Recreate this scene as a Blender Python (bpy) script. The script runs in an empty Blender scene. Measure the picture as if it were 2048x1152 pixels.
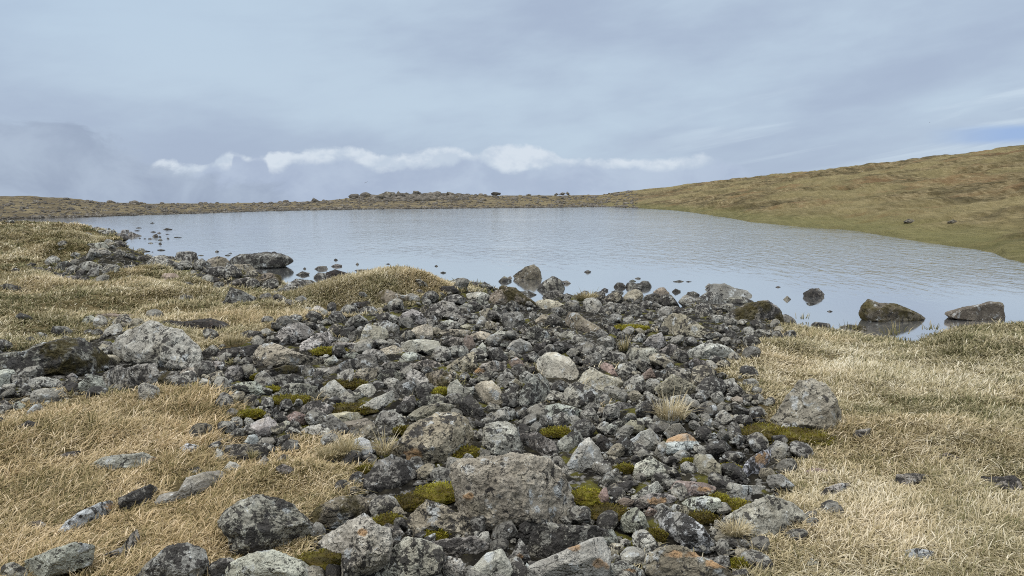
import bpy, math, re
import numpy as np

# ------------------------------------------------------------------ camera, sky, sun, exposure
C = bpy.context.scene
COL = C.collection
F, PITCH, HCAM = 1550.0, math.atan(188.0 / 1550.0), 2.05      # focal length in photo pixels, tilt, eye height over the lake
cam_data = bpy.data.cameras.new('camera')
cam = bpy.data.objects.new('camera', cam_data); COL.objects.link(cam)
cam_data.sensor_width = 36.0; cam_data.lens = F / 2048.0 * 36.0
cam_data.clip_start = 0.05; cam_data.clip_end = 5000
cam.location = (0, 0, HCAM); cam.rotation_euler = (math.pi / 2 - PITCH, 0, 0)
C.camera = cam
C.view_settings.view_transform = 'Standard'; C.view_settings.look = 'None'
C.view_settings.exposure = 0.0; C.view_settings.gamma = 1.0
SUN_EL, SUN_AZ = 56, -62            # degrees above the horizon, degrees clockwise from the view direction (behind and left)
SUN_AZ = -118
sd = bpy.data.lights.new('sun', 'SUN'); sd.energy = 1.5; sd.angle = math.radians(12); sd.color = (1, 0.96, 0.9)
sun = bpy.data.objects.new('sun', sd); COL.objects.link(sun)
e_, a_ = math.radians(SUN_EL), math.radians(SUN_AZ)
sun.rotation_euler = (math.pi / 2 - e_, 0, math.pi - a_)
C.render.film_transparent = False
C.cycles.filter_width = 1.05; C.cycles.use_denoising = False; C.cycles.max_bounces = 5; C.cycles.diffuse_bounces = 2; C.cycles.glossy_bounces = 3

class NT:
    """small helper for node trees"""
    def __init__(s, tree): s.t = tree; s.t.nodes.clear()
    def n(s, typ, **kw):
        nd = s.t.nodes.new(typ)
        for k, v in kw.items(): setattr(nd, k, v)
        return nd
    def put(s, sock, v):
        if isinstance(v, bpy.types.NodeSocket): s.t.links.new(v, sock)
        elif v is not None:
            if hasattr(sock, 'default_value'):
                try: sock.default_value = v
                except Exception: sock.default_value = (*v, 1.0)
    def math(s, op, a, b=None, c=None, clamp=False):
        nd = s.n('ShaderNodeMath', operation=op, use_clamp=clamp)
        for i, v in enumerate((a, b, c)): s.put(nd.inputs[i], v)
        return nd.outputs[0]
    def mix(s, f, a, b, typ='MIX'):
        nd = s.n('ShaderNodeMix', data_type='RGBA', blend_type=typ)
        s.put(nd.inputs[0], f)
        for i, v in ((6, a), (7, b)):
            if isinstance(v, bpy.types.NodeSocket): s.t.links.new(v, nd.inputs[i])
            else: nd.inputs[i].default_value = (*v, 1) if len(v) == 3 else v
        return nd.outputs[2]
    def noise(s, vec, scale, detail=4, rough=0.55, lac=2.0, dist=0.0, w=None):
        nd = s.n('ShaderNodeTexNoise')
        if w is not None: nd.noise_dimensions = '4D'; s.put(nd.inputs['W'], w)
        s.put(nd.inputs['Vector'], vec); s.put(nd.inputs['Scale'], scale); s.put(nd.inputs['Detail'], detail)
        s.put(nd.inputs['Roughness'], rough); s.put(nd.inputs['Lacunarity'], lac); s.put(nd.inputs['Distortion'], dist)
        return nd.outputs[0]
    def vor(s, vec, scale, feature='F1', out=0, rnd=1.0):
        nd = s.n('ShaderNodeTexVoronoi', feature=feature)
        s.put(nd.inputs['Vector'], vec); s.put(nd.inputs['Scale'], scale); s.put(nd.inputs['Randomness'], rnd)
        return nd.outputs[out]
    def step(s, v, lo, hi, a=0.0, b=1.0):
        nd = s.n('ShaderNodeMapRange', interpolation_type='SMOOTHSTEP')
        for i, x in enumerate((v, lo, hi, a, b)): s.put(nd.inputs[i], x)
        return nd.outputs[0]
    def comb(s, x, y, z):
        nd = s.n('ShaderNodeCombineXYZ')
        for i, v in enumerate((x, y, z)): s.put(nd.inputs[i], v)
        return nd.outputs[0]
    def mapping(s, vec, loc=(0, 0, 0), rot=(0, 0, 0), scale=(1, 1, 1)):
        nd = s.n('ShaderNodeMapping'); s.put(nd.inputs[0], vec)
        s.put(nd.inputs[1], loc); nd.inputs[2].default_value = rot; s.put(nd.inputs[3], scale)
        return nd.outputs[0]
    def vadd(s, a, b):
        nd = s.n('ShaderNodeVectorMath', operation='ADD'); s.put(nd.inputs[0], a); s.put(nd.inputs[1], b); return nd.outputs[0]
    def ramp(s, f, stops):
        nd = s.n('ShaderNodeValToRGB'); el = nd.color_ramp.elements
        while len(el) < len(stops): el.new(0.5)
        for e, (p, c) in zip(el, stops): e.position = p; e.color = (*c, 1)
        s.put(nd.inputs[0], f); return nd.outputs[0]
    def attr(s, name, typ='GEOMETRY', out='Fac'):
        nd = s.n('ShaderNodeAttribute', attribute_name=name, attribute_type=typ); return nd.outputs[out]

world = bpy.data.worlds.new('World'); C.world = world; world.use_nodes = True
def build_world():
    g = NT(world.node_tree)
    sky = g.n('ShaderNodeTexSky', sky_type='NISHITA')
    sky.sun_disc = False; sky.sun_elevation = math.radians(SUN_EL); sky.sun_rotation = math.radians(SUN_AZ)
    bg1 = g.n('ShaderNodeBackground'); g.t.links.new(sky.outputs[0], bg1.inputs[0]); bg1.inputs[1].default_value = 0.1
    d = g.n('ShaderNodeTexCoord').outputs['Generated']
    sp = g.n('ShaderNodeSeparateXYZ'); g.put(sp.inputs[0], d); x, y, z = sp.outputs
    az = g.math('ARCTAN2', x, y); el = g.math('ARCSINE', z)
    # the overcast deck: wide soft bands of lilac grey and paler blue grey
    p = g.comb(g.math('MULTIPLY', az, 1.6), g.math('MULTIPLY', g.math('SUBTRACT', el, g.math('MULTIPLY', az, 0.10)), 4.8), 3.1)
    big = g.noise(p, 1.25, 5, 0.5, dist=0.15)
    fine = g.noise(p, 4.5, 6, 0.6, dist=0.25)
    v = g.math('ADD', g.math('MULTIPLY', big, 0.82), g.math('MULTIPLY', fine, 0.18))
    base = g.mix(g.step(v, 0.38, 0.62), (0.398, 0.482, 0.628), (0.522, 0.640, 0.765))
    base = g.mix(g.math('MULTIPLY', g.math('MULTIPLY', g.step(az, 0.0, -0.55), g.step(el, 0.09, 0.22)), 0.55), base, (0.50, 0.635, 0.78))
    # pale thin streaks over the slope
    ps = g.comb(g.math('MULTIPLY', az, 2.0), g.math('MULTIPLY', g.math('SUBTRACT', el, g.math('MULTIPLY', az, 0.16)), 26.0), 0.7)
    st = g.step(g.noise(ps, 1.6, 5, 0.55, dist=0.5), 0.50, 0.68)
    win = g.math('MULTIPLY', g.step(az, 0.10, 0.35), g.math('MULTIPLY', g.step(el, 0.015, 0.05), g.step(el, 0.15, 0.10)))
    base = g.mix(g.math('MULTIPLY', g.math('MULTIPLY', st, win), 0.75), base, (0.60, 0.71, 0.82))
    # a gap of clear blue low over the slope
    gap = g.math('MULTIPLY', g.step(g.math('ABSOLUTE', g.math('SUBTRACT', az, 0.60)), 0.13, 0.03),
                 g.step(g.math('ABSOLUTE', g.math('SUBTRACT', el, g.math('ADD', 0.058, g.math('MULTIPLY', fine, 0.012)))), 0.013, 0.004))
    base = g.mix(g.math('MULTIPLY', gap, 0.8), base, (0.30, 0.45, 0.75))
    # the low cumulus bank beyond the lake: a bright ragged crest over a grey body
    def crest(pts):
        fc = g.n('ShaderNodeFloatCurve'); g.put(fc.inputs[1], g.math('ADD', az, 0.5)); cur = fc.mapping.curves[0]
        pts = [(math.atan((px - 1024) / F), py) for px, py in pts]
        while len(cur.points) < len(pts): cur.points.new(0.5, 0.5)
        for q, (a, py) in zip(cur.points, pts): q.location = (a + 0.5, (388 - py) / F * math.cos(a) * 8); q.handle_type = 'AUTO'
        fc.mapping.update(); return g.math('DIVIDE', fc.outputs[0], 8.0)
    back = crest([(200, 372), (295, 352), (312, 328), (345, 320), (385, 330), (430, 330), (446, 312), (468, 308), (490, 312), (530, 318), (545, 308), (600, 306), (640, 299), (700, 297), (742, 306), (768, 313), (800, 312),
                  (840, 305), (880, 297), (915, 297), (952, 309), (968, 303), (990, 294), (1070, 295), (1105, 308), (1140, 319), (1190, 321), (1240, 319), (1320, 321), (1375, 315), (1405, 309), (1425, 322), (1500, 350), (1600, 372)])
    front = crest([(200, 374), (290, 352), (330, 338), (365, 349), (405, 344), (435, 330), (452, 334), (468, 333), (478, 306), (500, 318), (520, 312), (538, 320), (548, 338), (575, 328), (605, 318), (650, 320), (700, 312), (735, 326),
                   (770, 336), (810, 331), (850, 334), (900, 326), (940, 314), (962, 313), (980, 325), (1030, 339), (1075, 336), (1120, 325), (1180, 323), (1230, 327), (1280, 331), (1340, 331), (1390, 327), (1420, 318), (1500, 345), (1600, 366)])
    pc = g.comb(g.math('MULTIPLY', az, 1.0), g.math('MULTIPLY', el, 1.35), 0.4)
    rag = g.math('SUBTRACT', g.noise(pc, 62, 7, 0.62, dist=0.25), 0.5); rag2 = g.math('SUBTRACT', g.noise(pc, 30, 6, 0.62, dist=0.3), 0.5)
    soft = g.noise(pc, 13, 5, 0.6, dist=0.3)
    bmask = g.step(g.math('SUBTRACT', g.math('ADD', back, g.math('MULTIPLY', rag, 0.015)), el), -0.0026, 0.0042)
    fmask = g.step(g.math('SUBTRACT', g.math('ADD', front, g.math('MULTIPLY', rag2, 0.022)), el), -0.003, 0.0085)
    sides = g.math('MULTIPLY', g.step(az, -0.455, -0.415), g.step(az, 0.262, 0.225))
    bmask = g.math('MULTIPLY', bmask, sides)
    body = g.mix(g.step(soft, 0.35, 0.65), (0.385, 0.465, 0.625), (0.470, 0.560, 0.710))
    base = g.mix(g.math('MULTIPLY', g.math('MULTIPLY', fmask, g.step(az, 0.42, 0.25)), 0.75), base, body)
    lit = g.mix(g.step(g.noise(pc, 24, 5, 0.6), 0.36, 0.60), (0.54, 0.63, 0.75), (0.68, 0.755, 0.845))
    base = g.mix(g.math('MULTIPLY', bmask, g.math('SUBTRACT', 1.0, g.math('MULTIPLY', fmask, 0.93))), base, lit)
    # darker ragged cloud hanging low at the lake's far end
    pl = g.comb(az, g.math('MULTIPLY', el, 1.7), 5.0)
    lm = g.math('ADD', g.math('MULTIPLY', g.math('SUBTRACT', g.noise(pl, 9, 6, 0.66, dist=0.5), 0.5), 0.16), g.math('SUBTRACT', g.math('SUBTRACT', 0.075, g.math('MULTIPLY', g.math('ADD', az, 0.50), 0.30)), el))
    lmask = g.math('MULTIPLY', g.step(lm, 0.0, 0.022), g.step(az, -0.25, -0.31))
    base = g.mix(g.math('MULTIPLY', lmask, 0.85), base, g.mix(g.step(soft, 0.3, 0.7), (0.325, 0.395, 0.525), (0.43, 0.515, 0.645)))
    # the deck is lighter overhead and behind the camera, and pale mist below eye level
    hi = g.step(el, 0.26, 1.0)
    base = g.mix(hi, base, g.mix(g.step(v, 0.35, 0.65), (1.80, 1.85, 1.90), (2.85, 2.87, 2.88)))
    bg2 = g.n('ShaderNodeBackground'); g.put(bg2.inputs[0], base); bg2.inputs[1].default_value = 1.0
    mx = g.n('ShaderNodeMixShader'); mx.inputs[0].default_value = 0.96
    g.t.links.new(bg1.outputs[0], mx.inputs[1]); g.t.links.new(bg2.outputs[0], mx.inputs[2])
    out = g.n('ShaderNodeOutputWorld'); g.t.links.new(mx.outputs[0], out.inputs[0])
build_world()

# ------------------------------------------------------------------ numpy noise
def _hash(ix, iy, iz, seed):
    h = (ix.astype(np.int64) * 374761393 + iy.astype(np.int64) * 668265263 + iz.astype(np.int64) * 2147483647 + seed * 974634777) & 0xffffffff
    h = ((h ^ (h >> 13)) * 1274126177) & 0xffffffff
    return ((h ^ (h >> 16)) & 0xffff) / 65535.0
def vnoise(p, seed=0):
    """value noise in -1..1 at points p (N,3)"""
    i = np.floor(p).astype(np.int64); f = p - i; f = f * f * f * (f * (f * 6 - 15) + 10)
    r = 0
    for dx in (0, 1):
        wx = f[:, 0] if dx else 1 - f[:, 0]
        for dy in (0, 1):
            wy = f[:, 1] if dy else 1 - f[:, 1]
            for dz in (0, 1):
                wz = f[:, 2] if dz else 1 - f[:, 2]
                r = r + wx * wy * wz * _hash(i[:, 0] + dx, i[:, 1] + dy, i[:, 2] + dz, seed)
    return r * 2 - 1
def fbm(p, oct=4, gain=0.5, seed=0, ridged=False):
    a, s, t = 1.0, 0.0, 0.0
    for o in range(oct):
        n = vnoise(p * (2.03 ** o) + o * 17.3, seed + o)
        s = s + a * ((1 - 2 * np.abs(n)) if ridged else n); t += a; a *= gain
    return s / t
def fbm2(x, y, sc, oct=4, gain=0.5, seed=0):
    return fbm(np.stack([x * sc, y * sc, np.full_like(x, 0.37)], 1), oct, gain, seed)
def sstep(x, a, b):
    t = np.clip((x - a) / (b - a), 0, 1); return t * t * (3 - 2 * t)

# ------------------------------------------------------------------ photo pixel <-> world
ct, st_ = math.cos(PITCH), math.sin(PITCH)
def pix_dir(px, py):
    xc, yc = (np.asarray(px, float) - 1024) / F, (576 - np.asarray(py, float)) / F
    return np.stack([xc, ct + yc * st_, -st_ + yc * ct], -1)
def to_pix(x, y, z):
    dz = z - HCAM; dep = y * ct - dz * st_; up = y * st_ + dz * ct
    dep = np.where(dep < 0.05, 0.05, dep)
    return 1024 + F * x / dep, 576 - F * up / dep, dep
def on_level(px, py, z):
    d = pix_dir(px, py); t = (z - HCAM) / d[..., 2]
    return d[..., 0] * t, d[..., 1] * t

def shore(pts):
    a = np.array(pts, float); x, y = on_level(a[:, 0], a[:, 1], 0.0)
    az, r = np.arctan2(x, y), np.hypot(x, y); o = np.argsort(az); return az[o], r[o]
NEAR = shore([(0, 442.5), (60, 443.5), (110, 448), (180, 456), (235, 470), (250, 486), (258, 506), (300, 518), (370, 529), (420, 541), (480, 550), (560, 566),
              (590, 577), (640, 577), (700, 570), (800, 566), (900, 566), (960, 572), (1010, 580), (1050, 598), (1075, 608), (1095, 600), (1130, 588),
              (1200, 592), (1260, 597), (1330, 602), (1365, 616), (1385, 604), (1450, 608), (1520, 618), (1560, 640), (1600, 654), (1680, 662), (1760, 674), (1830, 684),
              (1870, 672), (1920, 655), (2048, 646)])
FAR = shore([(0, 440.5), (30, 438.5), (100, 436), (200, 433), (300, 430), (400, 427), (560, 421.5), (700, 419), (900, 417), (1100, 415), (1190, 413.5),
             (1250, 415), (1350, 421), (1430, 432), (1500, 444), (1600, 454), (1700, 460), (1760, 470), (1850, 485), (1930, 496), (1985, 505), (2010, 517), (2048, 526)])
SK = np.array([(-300, 388, 105), (0, 392, 105), (60, 391.5, 105), (150, 397, 110), (200, 404, 120), (300, 407, 120), (450, 406.5, 130), (560, 405, 140), (640, 402, 150), (700, 396, 150), (760, 391, 150),
               (900, 390.5, 160), (1000, 391, 165), (1100, 391, 170), (1200, 390, 175), (1240, 383, 175), (1300, 377.5, 175), (1400, 368, 172), (1500, 356, 168), (1600, 343, 165),
               (1700, 332, 160), (1800, 321, 155), (1900, 308, 150), (2000, 295, 146), (2048, 289.5, 144), (2300, 262, 135), (2600, 250, 130)], float)
_d = pix_dir(SK[:, 0], SK[:, 1]); SKAZ = np.arctan2(_d[:, 0], _d[:, 1])
SKZ = HCAM + SK[:, 2] * _d[:, 2] / np.hypot(_d[:, 0], _d[:, 1])
def mound(px, py, wpx, hpx, dep=0.8):
    x, y = on_level(px, py, 0.32); s = y / F
    return (float(x), float(y), wpx * s * 0.5, wpx * s * 0.5 * dep, hpx * s)
MOUNDS = [mound(800, 600, 330, 42, 0.85), mound(660, 608, 200, 20, .9), mound(1950, 700, 260, 22, .8), mound(300, 566, 210, 20, .7), mound(90, 590, 220, 22, .8), mound(290, 590, 200, 10, .7),
          mound(440, 606, 260, 16, .7), mound(560, 650, 260, 14, .8), mound(200, 655, 200, 14, .8), mound(280, 690, 150, 18, .7), mound(100, 480, 260, 10, .8), mound(60, 520, 200, 8, .8),
          mound(330, 830, 420, 26, .7), mound(120, 900, 340, 26, .8), mound(1580, 700, 160, 20, .8), mound(1850, 900, 400, 30, .8), mound(600, 990, 200, 24, .8), mound(1750, 760, 320, 14, .8)]
def height(x, y, fine=True):
    x = np.asarray(x, float); y = np.asarray(y, float)
    az, r = np.arctan2(x, y), np.hypot(x, y)
    dn, df = np.interp(az, *NEAR), np.interp(az, *FAR)
    if fine: w = fbm2(x, y, 0.9, 3, 0.5, 3) * 0.018 * r; dn = dn + w * 0.35; df = df + w * 0.5
    ds = np.maximum(np.interp(az, SKAZ, SK[:, 2]), df + 20); zs = np.interp(az, SKAZ, SKZ)
    zn = np.where(r < dn, 0.44 * (1 - np.exp(-(dn - r) / (3.2 + 0.32 * np.maximum(dn - 22, 0)))), -0.5 * (1 - np.exp(-(r - dn) / 3.0)))
    t = np.clip((r - df) / (ds - df), 0, 1)
    rise = sstep(az, 0.10, 0.30)
    zf = np.where(r < df, -0.5 * (1 - np.exp(-(df - r) / 2.5)), 0.10 * np.clip((r - df) / 1.5, 0, 1) + (zs - 0.10) * t)
    over = np.maximum(r - ds, 0)
    zf = zf - over * 0.06 - np.minimum(over, 60) ** 2 * 0.0006
    mid = 0.5 * (dn + df)
    z = np.where(dn >= df, np.where(r < dn, zn, zf), np.where(r < mid, zn, zf))
    for mx, my, wx, wy, h in MOUNDS:
        z = z + np.where(z > -0.1, h * np.exp(-(((x - mx) / wx) ** 2 + ((y - my) / wy) ** 2) ** 1.3 * 1.6), 0)
    if fine:
        land = sstep(z, 0.0, 0.15)
        nearw = sstep(r, 26, 12)
        z = z + land * (fbm2(x, y, 1.1, 4, 0.5, 11) * 0.055 * nearw + (np.abs(fbm2(x, y, 0.42, 3, 0.5, 15)) * 0.62 - .13) * sstep(r, 7, 16) * sstep(dn - r, 0, 8) * sstep(r, 70, 50))
        # tussocky, combed relief on the long slope, rubbly relief on the ridge
        u = x * 0.80 + y * 0.60; v = -x * 0.60 + y * 0.80
        tus = fbm(np.stack([u * 0.55, v * 0.16, np.zeros_like(u)], 1), 4, 0.55, 21) * 0.60 + fbm(np.stack([u * 0.16, v * 0.06, np.zeros_like(u)], 1), 3, 0.5, 27) * 0.7 * sstep(r - df, 10, 40)
        tus = tus + fbm(np.stack([u * 1.7, v * 0.55, np.zeros_like(u)], 1), 3, 0.6, 29) * 0.13
        farm = sstep(r - df, 0.5, 9) * (r > mid)
        z = z + farm * (rise * tus + (1 - rise) * fbm2(x, y, 0.5, 4, 0.6, 31) * 0.11)
    back = sstep(np.abs(az), 1.0, 1.5)
    return z * (1 - back) + back * (0.42 + (fbm2(x, y, 0.5, 3, 0.5, 41) * 0.05 if fine else 0))

TS = np.geomspace(1.2, 420, 1900)
def hit(px, py):
    """where the ray through a photo pixel meets the ground (or the lake)"""
    d = pix_dir(px, py); P = d[None, :] * TS[:, None]; h = np.maximum(height(P[:, 0], P[:, 1]), 0.0)
    below = np.nonzero(P[:, 2] + HCAM < h)[0]
    return TS[below[0]] if len(below) else 150.0

# ------------------------------------------------------------------ mesh helpers
def new_mesh(name, co, tris=None, quads=None, smooth=True):
    me = bpy.data.meshes.new(name)
    nt, nq = (0 if tris is None else len(tris)), (0 if quads is None else len(quads))
    me.vertices.add(len(co)); me.vertices.foreach_set('co', np.ascontiguousarray(co, np.float32).ravel())
    li = np.concatenate([a.ravel() for a in (quads, tris) if a is not None and len(a)]).astype(np.int32)
    me.loops.add(len(li)); me.loops.foreach_set('vertex_index', li)
    ls = np.concatenate([np.arange(nq) * 4, nq * 4 + np.arange(nt) * 3]).astype(np.int32)
    me.polygons.add(nq + nt); me.polygons.foreach_set('loop_start', ls)
    me.polygons.foreach_set('use_smooth', np.full(nq + nt, smooth))
    me.update(calc_edges=True); me.validate()
    return me
def set_attr(me, name, val):
    a = me.attributes.new(name, 'FLOAT', 'POINT'); a.data.foreach_set('value', np.ascontiguousarray(val, np.float32))
def link(name, me, mat, kind=None, label=None, cat=None, group=None, loc=None):
    o = bpy.data.objects.new(name, me); COL.objects.link(o)
    if mat: me.materials.append(mat)
    if kind: o['kind'] = kind
    if label: o['label'] = label
    if cat: o['category'] = cat
    if group: o['group'] = group
    if loc is not None: o.location = loc
    return o
_ico = {}
def ico(n):
    if n not in _ico:
        t = (1 + 5 ** .5) / 2
        v = np.array([(-1, t, 0), (1, t, 0), (-1, -t, 0), (1, -t, 0), (0, -1, t), (0, 1, t), (0, -1, -t), (0, 1, -t), (t, 0, -1), (t, 0, 1), (-t, 0, -1), (-t, 0, 1)], float)
        f = np.array([(0, 11, 5), (0, 5, 1), (0, 1, 7), (0, 7, 10), (0, 10, 11), (1, 5, 9), (5, 11, 4), (11, 10, 2), (10, 7, 6), (7, 1, 8), (3, 9, 4), (3, 4, 2), (3, 2, 6), (3, 6, 8), (3, 8, 9), (4, 9, 5), (2, 4, 11), (6, 2, 10), (8, 6, 7), (9, 8, 1)])
        v /= np.linalg.norm(v, axis=1)[:, None]
        for _ in range(n):
            e = np.sort(np.concatenate([f[:, [0, 1]], f[:, [1, 2]], f[:, [2, 0]]]), 1)
            u, inv = np.unique(e, axis=0, return_inverse=True); inv = inv.ravel()
            m = v[u].mean(1); m /= np.linalg.norm(m, axis=1)[:, None]
            k = len(f); a, b, c = (inv[i * k:(i + 1) * k] + len(v) for i in range(3))
            f = np.concatenate([np.stack([f[:, 0], a, c], 1), np.stack([f[:, 1], b, a], 1), np.stack([f[:, 2], c, b], 1), np.stack([a, b, c], 1)])
            v = np.concatenate([v, m])
        _ico[n] = (v, f)
    return _ico[n]

# ------------------------------------------------------------------ materials
def mat_new(name):
    m = bpy.data.materials.new(name); m.use_nodes = True; g = NT(m.node_tree)
    b = g.n('ShaderNodeBsdfPrincipled'); o = g.n('ShaderNodeOutputMaterial'); g.t.links.new(b.outputs[0], o.inputs[0])
    return m, g, b
def bump(g, h, strength, dist, prev=None):
    nd = g.n('ShaderNodeBump'); nd.inputs['Strength'].default_value = strength; nd.inputs['Distance'].default_value = dist
    g.put(nd.inputs['Height'], h)
    if prev is not None: g.t.links.new(prev, nd.inputs['Normal'])
    return nd.outputs[0]

def rock_material(name, per_vertex=False):
    m, g, b = mat_new(name)
    if per_vertex:
        vec = g.n('ShaderNodeNewGeometry').outputs['Position']
        tint = g.attr('tint', out='Color'); blk = g.attr('black'); moss = 0.0; clean = 0.0
    else:
        oi = g.n('ShaderNodeObjectInfo')
        off = g.math('MULTIPLY', oi.outputs['Random'], 91.0)
        sv = g.n('ShaderNodeVectorMath', operation='SCALE'); g.put(sv.inputs[0], g.n('ShaderNodeTexCoord').outputs['Object']); g.put(sv.inputs['Scale'], g.attr('grain', 'OBJECT'))
        vec = g.vadd(sv.outputs[0], g.comb(off, g.math('MULTIPLY', off, 0.37), 0.0))
        tint = oi.outputs['Color']; blk = g.attr('black', 'OBJECT'); moss = g.attr('moss', 'OBJECT'); clean = g.attr('clean', 'OBJECT')
    n1 = g.noise(vec, 3.2, 6, 0.6, dist=0.25); n2 = g.noise(vec, 13, 6, 0.65); n3 = g.noise(vec, 55, 4, 0.7)
    nv = g.noise(vec, 7.0, 3, 0.5)
    col = g.mix(g.step(n1, 0.35, 0.68), g.mix(1.0, tint, (0.80, 0.78, 0.74), 'MULTIPLY'), g.mix(1.0, tint, (1.22, 1.22, 1.20), 'MULTIPLY'))
    col = g.mix(g.step(n2, 0.34, 0.70, 0, 0.55), g.mix(1.0, col, (0.74, 0.73, 0.72), 'MULTIPLY'), g.mix(1.0, col, (1.25, 1.26, 1.26), 'MULTIPLY'))
    # olive-tan weathering in broad patches
    col = g.mix(g.step(g.noise(vec, 4.4, 4, 0.55, dist=0.4), 0.54, 0.68, 0, 0.4), col, (0.270, 0.240, 0.170))
    # pale grey crust lichen: round rosettes broken up by noise
    dv = g.n('ShaderNodeVectorMath', operation='ADD'); g.put(dv.inputs[0], vec)
    nn = g.n('ShaderNodeTexNoise'); g.put(nn.inputs['Vector'], vec); nn.inputs['Scale'].default_value = 18; nn.inputs['Detail'].default_value = 4
    sc = g.n('ShaderNodeVectorMath', operation='SCALE'); g.put(sc.inputs[0], nn.outputs['Color']); sc.inputs['Scale'].default_value = 0.10; g.t.links.new(sc.outputs[0], dv.inputs[1])
    vv = dv.outputs[0]
    ros = g.math('MULTIPLY', g.step(g.vor(vv, 9), 0.40, 0.30), g.step(n2, 0.42, 0.52))
    ros = g.math('MULTIPLY', ros, g.step(nv, 0.46, 0.58))
    col = g.mix(g.math('MULTIPLY', ros, 0.75), col, (0.40, 0.42, 0.42))
    sp = g.math('MULTIPLY', g.step(g.vor(vv, 42), 0.26, 0.16), g.step(n2, 0.50, 0.60))
    col = g.mix(g.math('MULTIPLY', sp, 0.8), col, (0.50, 0.52, 0.52))
    # chalky crust on the weathered faces, broken up at crumb size
    n4 = g.noise(vec, 95, 3, 0.75)
    col = g.mix(g.math('MULTIPLY', g.step(g.math('ADD', g.math('MULTIPLY', n2, 0.6), g.math('MULTIPLY', n4, 0.4)), 0.50, 0.58), 0.45), col, g.mix(1.0, col, (1.45, 1.46, 1.45), 'MULTIPLY'))
    col = g.mix(g.math('MULTIPLY', g.math('MULTIPLY', g.step(n4, 0.50, 0.40), g.step(n3, 0.50, 0.42)), g.math('SUBTRACT', 0.7, g.math('MULTIPLY', clean, 0.5))), col, g.mix(1.0, col, (0.30, 0.29, 0.29), 'MULTIPLY'))
    # black lichen: patches, lace and pits, more of it where the rock carries more
    t = g.math('SUBTRACT', 0.645, g.math('MULTIPLY', blk, 0.24))
    field = g.math('ADD', g.math('MULTIPLY', g.noise(vec, 4.2, 6, 0.68, dist=0.5), 0.36), g.math('MULTIPLY', g.noise(vec, 20, 6, 0.72, dist=0.4), 0.64))
    bm = g.step(field, g.math('SUBTRACT', t, 0.006), g.math('ADD', t, 0.015))
    pits = g.math('MULTIPLY', g.step(g.vor(vv, 26), 0.22, 0.13), g.step(n1, 0.42, 0.56))
    bm = g.math('MAXIMUM', bm, g.math('MULTIPLY', pits, g.math('SUBTRACT', 0.9, g.math('MULTIPLY', clean, 0.3))))
    col = g.mix(g.math('MULTIPLY', bm, 0.94), col, g.mix(n3, (0.014, 0.013, 0.013), (0.070, 0.065, 0.060)))
    if not per_vertex:
        capm = g.math('MULTIPLY', g.attr('cap'), g.step(n2, 0.30, 0.55, 0.35, 0.95))
        col = g.mix(capm, col, g.mix(n2, (0.33, 0.18, 0.08), (0.46, 0.32, 0.18)))
        mm = g.math('MULTIPLY', g.step(g.noise(vec, 6, 5, 0.6), 0.45, 0.58), moss, clamp=True)
        col = g.mix(g.math('MULTIPLY', mm, 0.9), col, g.mix(n2, (0.028, 0.020, 0.010), (0.085, 0.072, 0.022)))
    b.inputs['Roughness'].default_value = 0.92
    b.inputs['Specular IOR Level'].default_value = 0.18
    g.put(b.inputs['Base Color'], col)
    crack = g.step(g.vor(g.vadd(vec, sc.outputs[0]), 4.5, 'DISTANCE_TO_EDGE'), 0.0, 0.045)
    h = g.math('ADD', g.math('MULTIPLY', n2, 0.9), g.math('ADD', g.math('MULTIPLY', n3, 0.28), g.math('MULTIPLY', crack, 0.22)))
    h = g.math('ADD', h, g.math('MULTIPLY', bm, 0.10))
    g.put(b.inputs['Normal'], bump(g, h, 1.0, 0.05))
    return m
M_ROCK = rock_material('weathered_rock'); M_RUB = rock_material('rubble_rock', True)

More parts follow.
